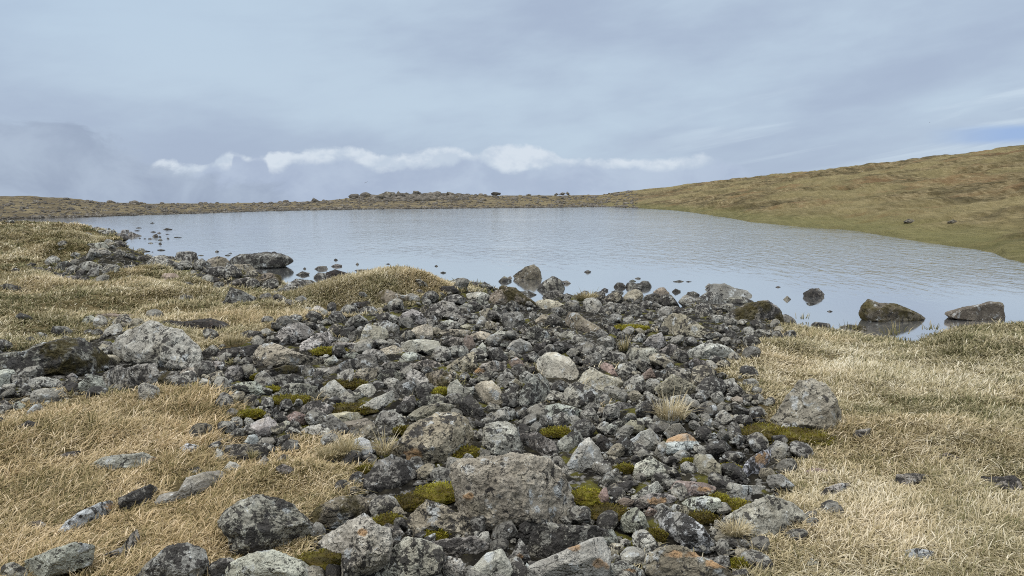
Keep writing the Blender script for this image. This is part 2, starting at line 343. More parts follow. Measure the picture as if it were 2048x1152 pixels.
def ground_material():
    m, g, b = mat_new('moor_ground')
    vec = g.n('ShaderNodeNewGeometry').outputs['Position']
    rocky = g.attr('rocky'); hill = g.attr('hill'); shoreb = g.attr('shore')
    n1 = g.noise(vec, 0.8, 5, 0.6); n2 = g.noise(vec, 6, 6, 0.65); n3 = g.noise(vec, 45, 4, 0.7)
    thatch = g.mix(g.step(n1, 0.35, 0.65), (0.095, 0.074, 0.034), (0.150, 0.115, 0.056))
    thatch = g.mix(g.step(n2, 0.35, 0.7), g.mix(1.0, thatch, (0.5, 0.5, 0.45), 'MULTIPLY'), thatch)
    soil = g.mix(g.step(n2, 0.4, 0.62), (0.010, 0.009, 0.007), (0.034, 0.030, 0.020))
    soil = g.mix(g.step(g.noise(vec, 3.0, 5, 0.6), 0.54, 0.62), soil, g.mix(n3, (0.045, 0.042, 0.010), (0.10, 0.095, 0.018)))
    soil = g.mix(g.step(g.noise(vec, 14.0, 5, 0.7), 0.54, 0.62), soil, (0.14, 0.135, 0.125))
    # the long slope: combed straw and olive, browner high up
    pm = g.mapping(vec, rot=(0, 0, math.radians(-36)), scale=(0.62, 0.17, 0.5))
    h1 = g.noise(pm, 1.0, 7, 0.62, dist=0.5); h2 = g.noise(pm, 4.5, 6, 0.65); h3 = g.noise(vec, 0.07, 4, 0.55)
    hc = g.mix(g.step(h1, 0.36, 0.64), (0.120, 0.100, 0.052), (0.315, 0.258, 0.150))
    hc = g.mix(g.step(h2, 0.36, 0.66, 0, 0.65), g.mix(1.0, hc, (0.55, 0.52, 0.45), 'MULTIPLY'), hc)
    h4 = g.noise(g.mapping(vec, rot=(0, 0, math.radians(-30)), scale=(2.6, 0.55, 1.6)), 1.6, 5, 0.7, dist=0.4)
    hc = g.mix(g.step(h4, 0.38, 0.58, 0.9, 0.0), hc, g.mix(1.0, hc, (0.52, 0.50, 0.42), 'MULTIPLY'))
    hc = g.mix(g.step(h3, 0.44, 0.60, 0, 0.6), hc, g.mix(h2, (0.15, 0.128, 0.056), (0.27, 0.226, 0.112)))
    hc = g.mix(g.step(g.noise(vec, 0.16, 5, 0.6), 0.55, 0.66, 0, 0.55), hc, (0.16, 0.095, 0.045))
    # the far ridge: brown scree with pale and dark stones
    rc = g.mix(g.step(g.noise(vec, 0.35, 5, 0.65), 0.4, 0.62), (0.120, 0.097, 0.056), (0.215, 0.178, 0.100))
    rc = g.mix(g.step(g.noise(vec, 1.6, 6, 0.7), 0.46, 0.60, 0, 0.8), rc, (0.075, 0.062, 0.050))
    far = g.mix(hill, rc, hc)
    near = g.mix(g.step(g.math('ADD', rocky, g.math('MULTIPLY', g.math('SUBTRACT', n2, 0.5), 0.7)), 0.40, 0.60), thatch, soil)
    col = g.mix(g.attr('far'), near, far)
    col = g.mix(g.math('MULTIPLY', g.attr('wetgrass'), 0.6), col, g.mix(h2, (0.075, 0.078, 0.026), (0.17, 0.165, 0.062)))
    col = g.mix(g.math('MULTIPLY', shoreb, 0.9), col, (0.030, 0.026, 0.020))
    g.put(b.inputs['Base Color'], col); b.inputs['Roughness'].default_value = 0.95; b.inputs['Specular IOR Level'].default_value = 0.1
    nb = bump(g, g.math('ADD', n2, g.math('MULTIPLY', n3, 0.4)), 0.8, 0.05)
    fb = bump(g, g.math('ADD', h1, g.math('ADD', g.math('MULTIPLY', h2, 0.35), g.math('MULTIPLY', h4, 0.55))), 1.0, 0.60)
    mxn = g.n('ShaderNodeMix', data_type='VECTOR'); g.put(mxn.inputs[0], g.attr('far')); g.t.links.new(nb, mxn.inputs[4]); g.t.links.new(fb, mxn.inputs[5])
    g.put(b.inputs['Normal'], mxn.outputs[1])
    return m
def water_material():
    m, g, b = mat_new('lake_surface')
    vec = g.n('ShaderNodeNewGeometry').outputs['Position']
    w = g.attr('ripple')
    w = g.math('MULTIPLY', w, g.step(g.noise(g.mapping(vec, scale=(0.05, 0.035, 1)), 1.0, 5, 0.6), 0.34, 0.60, 0.35, 1.25))
    r1 = g.noise(g.mapping(vec, rot=(0, 0, math.radians(14)), scale=(1.7, 0.62, 1)), 1.9, 4, 0.55, dist=0.8)
    r2 = g.noise(g.mapping(vec, rot=(0, 0, math.radians(-20)), scale=(1.5, 0.8, 1)), 4.2, 3, 0.6)
    h = g.math('ADD', r1, g.math('MULTIPLY', r2, 0.12))
    h = g.math('MULTIPLY', h, g.math('ADD', 0.012, g.math('MULTIPLY', w, 0.988)))
    g.put(b.inputs['Normal'], bump(g, h, 1.0, 0.048))
    b.inputs['Base Color'].default_value = (0.155, 0.160, 0.164, 1); b.inputs['Roughness'].default_value = 0.6; b.inputs['Specular IOR Level'].default_value = 0.0
    gl = g.n('ShaderNodeBsdfGlossy'); gl.inputs['Color'].default_value = (0.97, 0.96, 0.94, 1); gl.inputs['Roughness'].default_value = 0.075
    nrm = b.inputs['Normal'].links[0].from_socket; g.t.links.new(nrm, gl.inputs['Normal'])
    fr = g.n('ShaderNodeFresnel'); fr.inputs['IOR'].default_value = 1.33; g.t.links.new(nrm, fr.inputs['Normal'])
    nd = g.n('ShaderNodeMapRange'); g.put(nd.inputs[0], fr.outputs[0])
    for k, v in ((1, 0.02), (2, 0.45), (3, 0.24), (4, 0.92)): nd.inputs[k].default_value = v
    mx = g.n('ShaderNodeMixShader'); g.t.links.new(nd.outputs[0], mx.inputs[0]); g.t.links.new(b.outputs[0], mx.inputs[1]); g.t.links.new(gl.outputs[0], mx.inputs[2])
    out = [n for n in g.t.nodes if n.type == 'OUTPUT_MATERIAL'][0]; g.t.links.new(mx.outputs[0], out.inputs[0])
    return m
def grass_material(name, stops):
    m, g, b = mat_new(name)
    t = g.attr('tint'); o = g.attr('rust')
    col = g.ramp(t, stops)
    col = g.mix(o, col, g.mix(1.0, col, (1.12, 0.90, 0.72), 'MULTIPLY'))
    g.put(b.inputs['Base Color'], col); b.inputs['Roughness'].default_value = 0.7; b.inputs['Specular IOR Level'].default_value = 0.2
    tr = g.n('ShaderNodeBsdfTranslucent'); g.put(tr.inputs[0], col)
    mx = g.n('ShaderNodeMixShader'); mx.inputs[0].default_value = 0.25
    g.t.links.new(b.outputs[0], mx.inputs[1]); g.t.links.new(tr.outputs[0], mx.inputs[2])
    out = [n for n in g.t.nodes if n.type == 'OUTPUT_MATERIAL'][0]; g.t.links.new(mx.outputs[0], out.inputs[0])
    return m
STRAW = [(0.0, (0.060, 0.058, 0.024)), (0.25, (0.165, 0.158, 0.070)), (0.52, (0.350, 0.298, 0.172)), (0.78, (0.510, 0.445, 0.290)), (1.0, (0.70, 0.645, 0.50))]
M_GROUND = ground_material(); M_WATER = water_material()
M_GRASS = grass_material('dry_grass', STRAW)
M_MOSS = grass_material('moss', [(0.0, (0.018, 0.016, 0.006)), (0.35, (0.075, 0.060, 0.012)), (0.7, (0.17, 0.16, 0.018)), (1.0, (0.34, 0.33, 0.035))])
def bird_material():
    m, g, b = mat_new('plumage'); v = g.n('ShaderNodeTexCoord').outputs['Object']
    g.put(b.inputs['Base Color'], g.mix(g.noise(v, 14, 3), (0.05, 0.05, 0.055), (0.16, 0.16, 0.17))); b.inputs['Roughness'].default_value = 0.8
    return m
M_BIRD = bird_material()

# ------------------------------------------------------------------ zones of the near land (photo pixels, read off the ground)
def inside(px, py, poly):
    poly = np.array(poly, float); r = np.zeros(px.shape, bool); n = len(poly); j = n - 1
    for i in range(n):
        xi, yi = poly[i]; xj, yj = poly[j]
        c = ((yi > py) != (yj > py)) & (px < (xj - xi) * (py - yi) / ((yj - yi) if yj != yi else 1e-9) + xi)
        r ^= c; j = i
    return r
ROCK_FIELD = [(640, 618), (700, 628), (830, 598), (960, 570), (1030, 560), (1420, 560), (1580, 655), (1510, 690), (1420, 742), (1495, 765), (1540, 860), (1640, 885), (1560, 930), (1550, 1000), (1630, 1040), (1500, 1090), (1450, 1400),
              (560, 1400), (600, 1100), (650, 1030), (740, 950), (700, 925), (735, 880), (640, 868), (590, 870), (540, 915), (450, 920), (440, 860), (490, 815), (420, 775), (300, 778), (160, 792), (0, 828), (-600, 880), (-600, 720), (0, 700), (230, 662), (310, 650), (380, 700), (430, 700), (480, 690), (520, 670)]
SHORE_STRIP = [(180, 455), (280, 470), (300, 520), (480, 540), (560, 560), (610, 610), (520, 580), (380, 562), (310, 540), (240, 545), (230, 565), (110, 556), (40, 545), (130, 522), (190, 500), (205, 470)]
def rock_zone(px, py): return inside(px, py, ROCK_FIELD) | inside(px, py, SHORE_STRIP)

# ------------------------------------------------------------------ ground and lake
def build_ground():
    a1 = np.radians(np.linspace(-46, 46, 900)); a2 = np.radians(np.linspace(46, 314, 120)[1:-1])
    A = np.concatenate([a1, a2]); R = np.concatenate([[0.02, 0.3, 0.7], np.geomspace(1.1, 230, 620), [260, 310, 380, 480, 650, 900, 1500]])
    na, nr = len(A), len(R)
    AA, RR = np.meshgrid(A, R, indexing='ij'); x, y = (RR * np.sin(AA)).ravel(), (RR * np.cos(AA)).ravel()
    z = height(x, y)
    i = np.arange(na)[:, None]; j = np.arange(nr - 1)[None, :]; i2 = (i + 1) % na
    q = np.stack([i * nr + j, i * nr + j + 1, i2 * nr + j + 1, i2 * nr + j], -1).reshape(-1, 4)
    px, py, dep = to_pix(x, y, z); az, r = np.arctan2(x, y), np.hypot(x, y)
    rough = rock_zone(px, py) & (y > 1) & (r < 22)
    z = z + rough * (fbm2(x, y, 5.5, 4, .6, 33) * .05 - .015)
    me = new_mesh('ground', np.stack([x, y, z], 1), quads=q[:, ::-1])
    px, py, dep = to_pix(x, y, z); az, r = np.arctan2(x, y), np.hypot(x, y)
    df = np.interp(az, *FAR); dn = np.interp(az, *NEAR); far = (r > 0.5 * (dn + df)) & (np.abs(az) < 1.2)
    rk = rock_zone(px, py) & (y > 1) & ~far
    set_attr(me, 'rocky', rk.astype(float)); set_attr(me, 'far', far.astype(float))
    set_attr(me, 'hill', sstep(az + fbm2(x, y, .05, 4, .6, 19) * .10, -0.10, 0.20) + 0 * r)
    set_attr(me, 'wetgrass', far * sstep(z, 0.9, 0.2) * sstep(az, .05, .2))
    set_attr(me, 'shore', np.where(far, sstep(z, 0.22, 0.05) * (0.12 + 0.88 * sstep(az, 0.12, 0.0)), sstep(z, 0.10, 0.02)))
    link('ground', me, M_GROUND, 'structure')
    gx, gy = np.meshgrid(np.linspace(-160, 160, 321), np.linspace(2, 176, 175), indexing='ij'); gx, gy = gx.ravel(), gy.ravel()
    i = np.arange(320)[:, None] * 175 + np.arange(174)[None, :]; q = np.stack([i, i + 175, i + 176, i + 1], -1).reshape(-1, 4)
    w = new_mesh('lake', np.stack([gx, gy, 0 * gx], 1), quads=q)
    az, r = np.arctan2(gx, gy), np.hypot(gx, gy); off = r - np.interp(az, *NEAR)
    set_attr(w, 'ripple', sstep(off, 2.0, 11.0) * (0.16 + 0.84 * sstep(az + off * .004, -.46, -.26)))
    link('lake', w, M_WATER, 'structure')
build_ground()

# ------------------------------------------------------------------ rocks
REG = dict(A=(0, 430, 4.8), B=(330, 480, 4.8), C=(0, 600, 4.8), D=(380, 600, 4.8), E=(740, 540, 4.8), F=(1120, 540, 4.8), H=(400, 740, 4.8), I=(760, 720, 4.8), J=(1120, 720, 4.8),
           K=(400, 912, 4.8), L=(760, 912, 4.8), M=(1140, 912, 4.8), P=(0, 752, 2.88), R=(1348, 752, 2.88), Q=(1200, 480, 2.4), S=(600, 480, 2.88), G=(560, 350, 3.012), W=(1200, 250, 2.415))
# zoom region, outline (pixels of that zoomed region) | tone and flags | what it is called ; what else tells it apart
ROCKS = """
# region poly | tone flags | anchor ; rest
H 300,160 380,125 540,112 600,165 640,210 560,245 400,240 330,240 | p | flat-topped pale slab ; bordering the tip of the orange grass tongue
H 660,90 780,50 900,45 990,80 960,140 860,150 770,200 740,140 | d |
H 740,300 770,250 840,160 890,135 990,135 1110,170 1140,260 1040,300 980,340 850,310 | g | double-stepped grey rock ; with black specks and a rounded shoulder
H 1160,170 1240,110 1290,100 1380,170 1430,225 1350,310 1230,270 1170,230 | p c | clean five-sided pale rock ; with one smooth flat face
H 1400,290 1440,230 1560,140 1650,140 1690,220 1640,260 1560,270 1440,310 | p | arched grey rock ; with a black hollow on its flank
H 1450,200 1450,60 1500,10 1600,-10 1690,0 1700,120 1560,140 | t | steep olive-grey rock ; standing upright behind the arched grey rock
H 1320,90 1330,40 1400,5 1470,0 1460,100 1440,200 1380,160 | g |
H 1710,70 1760,10 1860,0 1950,40 1960,110 1830,140 1730,130 | d | dark knob with white splash ; of bird droppings on its top
H 970,370 1030,315 1150,300 1280,360 1250,400 1200,460 1080,440 990,410 | g | crusty round rock ; sitting in a ring of dark moss
H 1470,400 1560,330 1680,260 1830,205 1860,280 1760,340 1700,380 1640,470 1530,420 | p c | long sloping blue-grey slab ; rising smoothly to a point
H 1215,470 1270,430 1400,405 1520,410 1580,460 1460,480 1350,540 1290,540 | t c | flat pale tan slab ; lying against the smooth olive rock
H 1350,545 1380,500 1470,480 1590,465 1670,520 1640,590 1560,610 1430,590 | b c | smooth olive rock ; with flat dark face above the green tussock
H 840,450 920,400 1090,460 1090,500 960,530 870,500 | r | small rock with pink cap ; among grey stones near the grass edge
H 945,610 1040,550 1180,520 1250,590 1210,650 1060,650 | p | blotched low rock ; pale with black blotches at the head of the tussock
H 730,560 740,520 830,490 880,510 850,580 770,590 | p |
H 490,520 600,470 660,450 730,500 750,600 660,640 560,640 500,590 | p c | cracked pale flagstone ; lying flush at the grass edge
H 420,690 470,630 540,620 560,680 500,720 | w c |
H 555,700 600,650 700,650 720,690 680,735 590,735 | g c |
H 680,440 690,380 730,360 770,430 760,470 | d |
H 1445,780 1480,680 1560,655 1620,690 1660,770 1630,880 1590,895 1510,890 1450,840 | w c | whitish upright slab ; with black flecks beside a tussock
H 515,930 620,810 650,850 715,980 600,985 515,960 | g c | grey triangular stone ; standing in the grass like a small tent
H 200,960 250,920 290,875 340,885 420,930 400,960 240,975 | p c |
H 210,740 350,720 600,720 640,800 560,870 400,890 250,850 | d | dark crumbling crust of rock ; level with the ground behind the triangular stone
H 690,680 780,640 860,620 900,690 800,760 700,730 | d |
H 1690,460 1740,400 1840,390 1960,460 1940,560 1800,580 1690,520 | g | lumpy grey rock ; in the gap behind the brown boulder
H 730,930 800,900 890,930 880,980 780,1000 | d |
H 1220,860 1290,835 1340,880 1280,910 | d |
H 1660,590 1740,540 1850,570 1850,680 1750,680 | d |
I 140,880 210,770 330,640 400,590 560,520 700,520 830,580 870,700 860,820 700,900 680,960 560,960 480,1010 330,1000 200,940 | t o@-.5,-.6,.2 | wide brownish boulder ; with an orange stain low on its face
I 280,540 400,450 550,420 680,430 730,500 560,570 410,600 | t | tan ledge ; capping the back of the wide brownish boulder
I 1000,660 1080,620 1220,605 1330,650 1350,780 1380,860 1310,920 1180,930 1050,910 980,870 1000,760 | p | boxy pale rock ; with a flat top just behind the great boulder
I 1350,720 1500,700 1680,790 1690,880 1600,970 1480,920 1360,830 | d | black-sided fallen slab ; tilted away from the boxy pale rock
I 1680,900 1720,780 1830,700 1920,700 1940,780 1860,900 1780,990 1690,950 | g | leaning dark grey rock ; propped alongside the tilted pale slab
J 10,1040 80,980 190,820 280,755 370,850 410,960 340,1000 230,1130 120,1110 | p c | tilted pale slab ; leaning with black specks near its foot
I 920,260 980,210 1080,205 1150,270 1180,350 1220,440 1100,470 1000,400 | t c | tan rock with white disc ; a round pale lichen on its front
I 650,270 680,215 740,190 800,260 880,255 890,330 790,370 700,350 650,330 | p c | notched grey block ; with a dip in its top beside yellow moss
I 900,190 960,150 1040,105 1075,120 1070,180 960,215 | g |
I 1340,400 1390,260 1460,170 1530,140 1600,200 1640,330 1600,420 1500,470 1380,450 | g | cone-shaped spotted rock ; dotted with round white lichens
E 1610,870 1700,810 1780,800 1900,840 1960,920 1990,990 1940,1090 1860,1115 1760,1080 1680,1020 1640,950 | p c | smooth greenish boulder ; oval and clean in the middle of the rock field
J 180,200 240,110 310,80 400,130 540,170 640,290 500,260 430,330 260,260 | t c | tan gabled boulder ; sloping off behind the wide grey boulder
J 20,370 60,290 160,220 300,260 430,310 430,440 250,460 100,440 | p | wide grey boulder ; blackened along its base
I 1570,510 1620,450 1720,420 1860,460 1980,510 1990,570 1850,600 1700,590 1600,570 | g | long low whaleback rock ; bluish at one end, by a small moss hollow
I 760,400 860,345 930,400 1010,520 1060,590 960,620 850,560 780,480 | d | ribbed slanting rock ; striped with white ridges over black
I 340,420 430,345 560,330 640,380 650,430 560,440 400,450 | g |
I 200,420 240,345 320,345 350,420 260,480 | g |
I 0,520 60,490 160,520 230,600 190,660 60,680 -20,640 | d | domed crusted rock ; behind the lone tuft by the brownish boulder
I 250,150 310,90 400,130 460,200 430,270 300,240 | p |
I 440,140 600,100 680,150 670,270 520,280 450,230 | b m |
I 900,130 980,40 1100,10 1210,30 1200,110 1080,120 990,150 | g o@-.75,-.2,.4 | grey rock with orange tip ; at one end, in the middle rocks
I 1160,330 1240,300 1310,330 1290,440 1200,440 | d |
I 1240,220 1300,180 1370,230 1340,280 1260,270 | t |
I 1340,150 1400,105 1470,140 1400,230 1360,220 | g |
I 1130,490 1200,450 1290,480 1260,570 1150,570 | g |
K 1570,370 1620,180 1720,50 1840,10 2010,70 2080,150 2000,220 1900,300 1880,440 1780,470 1640,420 | d | shaggy blackened boulder ; bearded with grey lichen beside the bright moss
L 720,100 800,40 1000,20 1250,10 1430,10 1600,60 1720,140 1800,250 1850,400 1850,560 1810,660 1640,620 1350,620 1300,700 1170,730 1000,680 870,660 820,560 780,420 730,260 | v rd o@-.75,-.05,.1 | great boulder ; tan with pale lichen discs, biggest of the rock field
L 240,650 330,560 470,440 600,470 700,540 830,590 870,740 760,770 600,740 450,750 350,750 | t | peaked speckled boulder ; with mustard moss at its foot
L -110,1140 0,1030 120,900 260,790 420,830 580,880 600,1000 560,1100 300,1160 0,1170 | p | big sloping speckled slab ; pale olive, running out of the frame below
L 450,850 620,810 900,780 1050,860 980,960 850,1050 760,990 590,970 500,930 | d | flat sooty rock ; lying beneath the dark gap of the great boulder
L 590,1000 660,970 770,990 820,1080 800,1160 640,1160 600,1080 | p |
L 830,1120 930,1020 1020,940 1150,900 1210,980 1260,1090 1240,1160 840,1160 | p c | greenish-grey wedge ; pointing up at the frame's lower edge
L 1320,780 1350,650 1450,570 1620,560 1680,640 1500,680 1440,790 1380,860 | d | frosted black crust rock ; tucked under the great boulder
L 1500,690 1640,650 1860,680 2060,675 2200,740 2190,820 2010,860 1800,880 1640,960 1500,980 1440,880 | d | black-faced block ; pale on top, behind the smooth striped slab
L 1440,1170 1450,1050 1620,970 1800,890 2000,810 2120,790 2190,900 2200,1020 2180,1170 | p c o@.75,-.3,.22 o@.1,.6,.2 | big smooth grey slab ; veined, with ochre stains at its corner
L 1290,900 1340,800 1400,880 1450,1010 1400,1040 1270,1010 1260,950 | g o@-.3,-.55,.45 | thin stone with orange face ; upright beside the black-faced block
L 1370,1080 1410,1030 1450,1070 1430,1130 1380,1140 | w |
K 210,610 290,510 390,420 520,370 640,390 760,420 880,470 980,560 1080,670 1120,760 1020,830 760,890 600,920 420,950 320,860 340,720 250,690 | g rd | rounded grey boulder ; domed and half ringed by dry grass
K 60,1090 100,1030 180,980 280,970 340,1000 260,1060 230,1160 80,1160 | g | small round neighbour stone ; squeezed against the broad pale boulder
K 240,1160 270,1060 390,970 560,920 690,900 830,950 980,1010 1070,1100 1120,1170 | p rd | broad pale boulder ; cut by the frame's lower edge
K 1070,620 1120,530 1300,430 1500,390 1640,430 1690,530 1600,580 1420,650 1300,720 1180,680 | b m | brown mossy ledge ; with shaggy dark rim beside the dry grass
K 1150,830 1280,760 1460,650 1590,580 1690,680 1800,720 1820,880 1800,970 1650,1070 1500,1140 1400,1130 1390,1000 1400,870 1250,850 | p o@.2,.45,.12 | tall pointed grey boulder ; with an orange fleck, behind the olive moss
K 1800,520 1880,460 1940,510 1970,570 1900,600 1820,560 | t c |
L 0,690 80,650 180,680 220,740 160,840 60,830 | d |
P 0,1130 20,1090 80,1070 150,1110 160,1170 0,1170 | g |
P 150,1050 300,990 420,955 530,970 520,1060 400,1110 250,1140 160,1110 | p | long layered slab ; grey, bedded in the lower grass
P 600,1010 700,970 780,880 800,930 740,1010 680,1090 620,1100 | g | narrow leaning wedge ; half swallowed by grass beside the layered slab
P 780,1150 860,1060 960,980 1080,960 1170,990 1190,1070 1130,1160 | d | purplish black boulder ; rising from the lower grass
P 335,890 380,830 450,780 570,730 640,715 670,770 660,810 540,830 540,880 450,915 370,910 | w o@.85,.75,.25 | bluish white rock ; long and blotched with black lichen
P 530,510 600,460 700,450 820,440 900,470 950,500 870,520 760,545 560,545 | p o@0.8,0.3,.35 | long rock with orange end ; lying alone in dry grass
P 895,700 930,660 1030,640 1080,570 1180,540 1290,540 1270,590 1180,610 1100,690 1040,760 970,790 910,760 | g c | winding dark slab ; smooth grey, diving into the grass
P 690,690 760,660 860,620 900,640 900,690 880,720 800,770 740,790 700,740 | d |
P 1040,410 1080,385 1140,400 1130,440 1080,450 | w |
P 100,290 160,255 220,270 200,310 120,310 | g |
P 310,470 380,440 460,430 430,470 360,490 | d |
P 165,840 230,830 280,860 240,890 180,880 | b c |
P 1090,540 1140,520 1190,545 1110,570 | g |
C 1115,430 1150,370 1230,310 1360,270 1440,225 1510,235 1580,280 1700,300 1760,370 1830,430 1890,530 1900,590 1830,640 1730,660 1600,650 1480,620 1330,610 1220,580 1120,500 | p rd | large pale pocked boulder ; grey with small black holes, below the peat bank
C 0,520 150,500 270,490 370,420 620,380 750,380 900,470 1000,560 1060,620 1000,690 900,680 750,720 560,700 300,740 150,720 0,680 | d m | wide dark outcrop ; crusted with brown moss and grey lichen
C -40,690 60,670 130,670 155,720 145,790 60,830 -40,850 | p c | smooth blue-grey stone ; bare, cut by the frame beside the dark outcrop
C 980,750 1060,670 1140,625 1210,650 1320,618 1480,620 1530,740 1545,830 1400,845 1210,850 1050,810 | g | twin-humped shaggy rock ; in front of the large pocked boulder
C 1520,740 1580,690 1700,690 1740,780 1680,840 1550,840 | d m |
C 730,850 780,780 880,720 960,740 1000,820 1110,840 1000,870 850,900 760,910 | p |
C 270,770 400,740 560,760 610,830 500,860 330,850 | g |
C 300,910 400,860 520,850 580,900 450,920 | p |
C 120,1010 180,975 240,1010 220,1070 140,1060 | g |
C -30,1000 50,960 110,1020 80,1070 0,1080 | g |
C 580,920 610,870 660,910 640,935 | g |
C 640,730 700,700 750,740 660,755 | g |
C 1730,700 1790,650 1870,650 1890,710 1800,745 | t |
D 70,810 120,750 190,770 200,815 | p c |
C 920,480 980,420 1040,440 1060,470 960,490 | t |
C 770,235 820,160 880,145 950,185 880,215 | g c | bluish hump ; at the end of the rusty slab in the grass
C 870,140 1080,130 1310,145 1320,180 1100,185 960,175 | r | rusty flat slab ; lying in the grass behind the large pocked boulder
C 150,150 200,120 280,145 330,190 250,200 180,180 | d |
C 220,375 300,350 350,380 280,400 | d |
D 620,560 720,430 830,420 960,470 1100,530 1270,570 1280,630 1130,640 900,620 830,620 700,640 640,610 | t | broad tapering slab ; with a black cavity under its thick end
D 830,360 860,300 960,235 1080,230 1180,300 1100,370 980,420 860,430 | p | sloping slab pair, upper one ; pale and speckled at the grass margin
D 1060,470 1080,400 1200,330 1320,310 1360,370 1300,430 1200,480 1110,500 | p | sloping slab pair, lower one ; pale with a black crack beneath
D 490,320 560,290 680,300 700,350 560,370 | d |
D 260,510 400,470 600,430 680,440 620,520 480,570 330,560 | d |
D 60,630 130,590 260,590 330,600 300,690 170,700 | g |
D 300,750 370,640 450,630 520,680 510,770 390,830 310,790 | d |
D 500,640 600,620 640,690 600,760 530,740 | g |
D 700,690 900,630 1100,630 1120,680 960,700 850,740 720,760 | d m |
D 1130,690 1250,650 1400,640 1500,580 1600,570 1640,620 1500,680 1430,760 1300,760 1180,740 | g |
D 1640,400 1660,300 1700,240 1880,260 1900,350 1890,400 1780,440 1660,430 | t c | squarish tan block ; lit on top, with a dark neighbour at its side
D 1640,410 1720,370 1790,400 1770,460 1670,470 | g |
D 1320,440 1400,410 1560,410 1690,440 1680,480 1500,490 1360,470 | g |
D 1660,500 1760,475 1840,500 1900,560 1860,600 1720,600 1660,540 | g |
E 110,760 230,730 350,770 360,850 250,890 150,850 | t |
D 1830,640 1920,595 2016,610 2060,650 1900,680 | d |
D 1440,290 1560,250 1600,320 1540,370 1440,370 | d |
D 1150,100 1230,55 1310,100 1400,140 1300,150 1160,160 | p |
D 1500,60 1600,20 1700,10 1760,60 1700,80 1550,85 | k |
D 1110,800 1200,770 1260,800 1250,880 1180,860 | d |
D 1290,580 1380,530 1420,580 1360,630 1290,630 | g |
D 1470,540 1560,500 1640,530 1660,590 1560,560 | d |
E 260,480 320,420 400,385 480,410 550,480 520,520 400,530 280,510 | g | low domed rock ; below the grassy mound
E 540,410 600,340 700,305 800,325 850,390 885,450 840,490 720,460 620,470 540,460 | g | big domed boulder ; grey, at the back of the rock field
E 700,290 760,250 840,235 920,290 880,320 760,310 | d |
E 1120,310 1200,220 1280,160 1400,180 1480,240 1590,320 1500,350 1350,340 1250,350 1150,330 | b m | layered sloping outcrop ; beside the narrow water inlet
E 930,230 1060,210 1140,240 1130,290 1000,300 930,270 | g |
E 940,300 1040,275 1120,310 1080,345 960,340 | g |
E 850,350 920,320 980,340 970,380 880,390 | g |
E 1160,400 1200,335 1260,380 1200,430 | g |
E 1200,450 1290,370 1320,400 1310,440 1230,460 | d |
E 1050,150 1100,115 1180,160 1140,200 1070,185 | d |
E 1235,110 1285,60 1360,100 1340,140 1260,145 | d w | dark peaked stone ; standing in water beside the lone wet boulder
E 1320,75 1345,58 1370,85 1345,95 | d w |
E 1380,60 1430,20 1500,-30 1580,-50 1620,-20 1650,90 1600,125 1500,130 1400,120 1400,80 | b w | lone wet boulder ; standing tall in the water off the rock field
E 1615,160 1680,110 1750,65 1830,110 1860,180 1800,200 1680,200 | d | dark gabled rock ; at the water's edge across the inlet
E 1840,110 1890,100 1930,130 1890,150 | d w |
E 1660,260 1700,210 1800,200 1850,240 1840,300 1740,310 | d |
E 1600,310 1680,280 1800,300 1890,360 1850,410 1740,420 1660,370 | t c | smooth tan ramp rock ; sloping down from the inlet
F 60,470 100,410 180,420 260,480 360,530 420,590 380,640 300,680 240,650 200,590 100,540 | b c | long brown slab ; smooth, sloping across the back rocks
E 360,640 430,560 520,530 590,550 600,650 530,670 400,690 | t |
E 80,520 160,490 270,540 280,620 240,680 180,660 160,560 | d |
E 310,720 400,680 540,670 660,690 700,780 600,830 520,760 420,790 330,780 | p c | broad pale rock ; smooth topped, in front of the low domed rock
E 290,860 330,800 420,790 510,830 510,870 400,900 310,890 | p |
E 680,590 780,570 960,580 970,620 860,640 740,650 | t |
E 870,540 930,520 1000,550 960,580 | t |
E 970,630 1060,590 1150,610 1180,690 1090,680 1000,670 | t |
E 900,670 930,625 980,640 1010,720 990,770 940,790 910,720 | r c | rust-brown upright rock ; wedged among grey rocks
E 690,690 800,650 900,660 910,720 760,740 | d |
E 720,760 800,730 910,730 940,790 880,830 780,840 | g |
E 1020,760 1080,700 1110,740 1120,800 1060,840 | p |
E 1120,740 1160,730 1180,760 1140,775 | g |
E 1140,810 1200,770 1300,790 1370,810 1250,850 1170,840 | p |
E 1320,740 1380,680 1450,665 1540,690 1560,770 1480,810 1380,820 | g c | smooth grey cube-like block ; behind the smooth greenish boulder
E 1500,640 1530,560 1620,540 1700,590 1740,660 1640,700 1560,690 | g |
E 1590,480 1650,430 1720,440 1740,490 1660,520 1590,510 | t |
E 1420,560 1470,530 1520,580 1470,620 | g |
E 1360,450 1420,410 1470,430 1480,500 1400,510 | g |
E 1250,720 1280,680 1340,690 1320,750 | d |
E 1560,770 1600,700 1680,700 1690,770 1600,800 | d |
E 1740,730 1800,690 1930,720 1990,770 1900,790 1780,800 | d |
E 1800,640 1880,590 1960,600 2010,660 1900,690 | g |
E 720,950 830,870 1000,790 1015,860 1000,1000 900,1000 800,970 | t | horned tan rock ; with a pointed corner in the mid field
E 1330,880 1400,840 1460,870 1480,920 1380,960 | r |
E 450,890 560,860 680,900 710,940 600,950 480,920 | g |
E 100,930 140,890 210,900 220,960 120,960 | g |
E 230,900 340,890 380,920 350,960 240,960 | d |
E 380,910 450,890 500,930 450,960 390,950 | g |
E 540,480 600,430 650,470 640,540 580,560 | g |
E 680,500 760,480 820,500 760,550 | p |
E 400,200 480,185 540,230 440,240 | g |
E 640,190 700,155 800,150 850,200 760,220 650,215 | k |
E 40,250 150,180 300,230 460,270 470,320 300,330 60,330 | b m | layered mossy bank ; of dark rock under the grassy mound
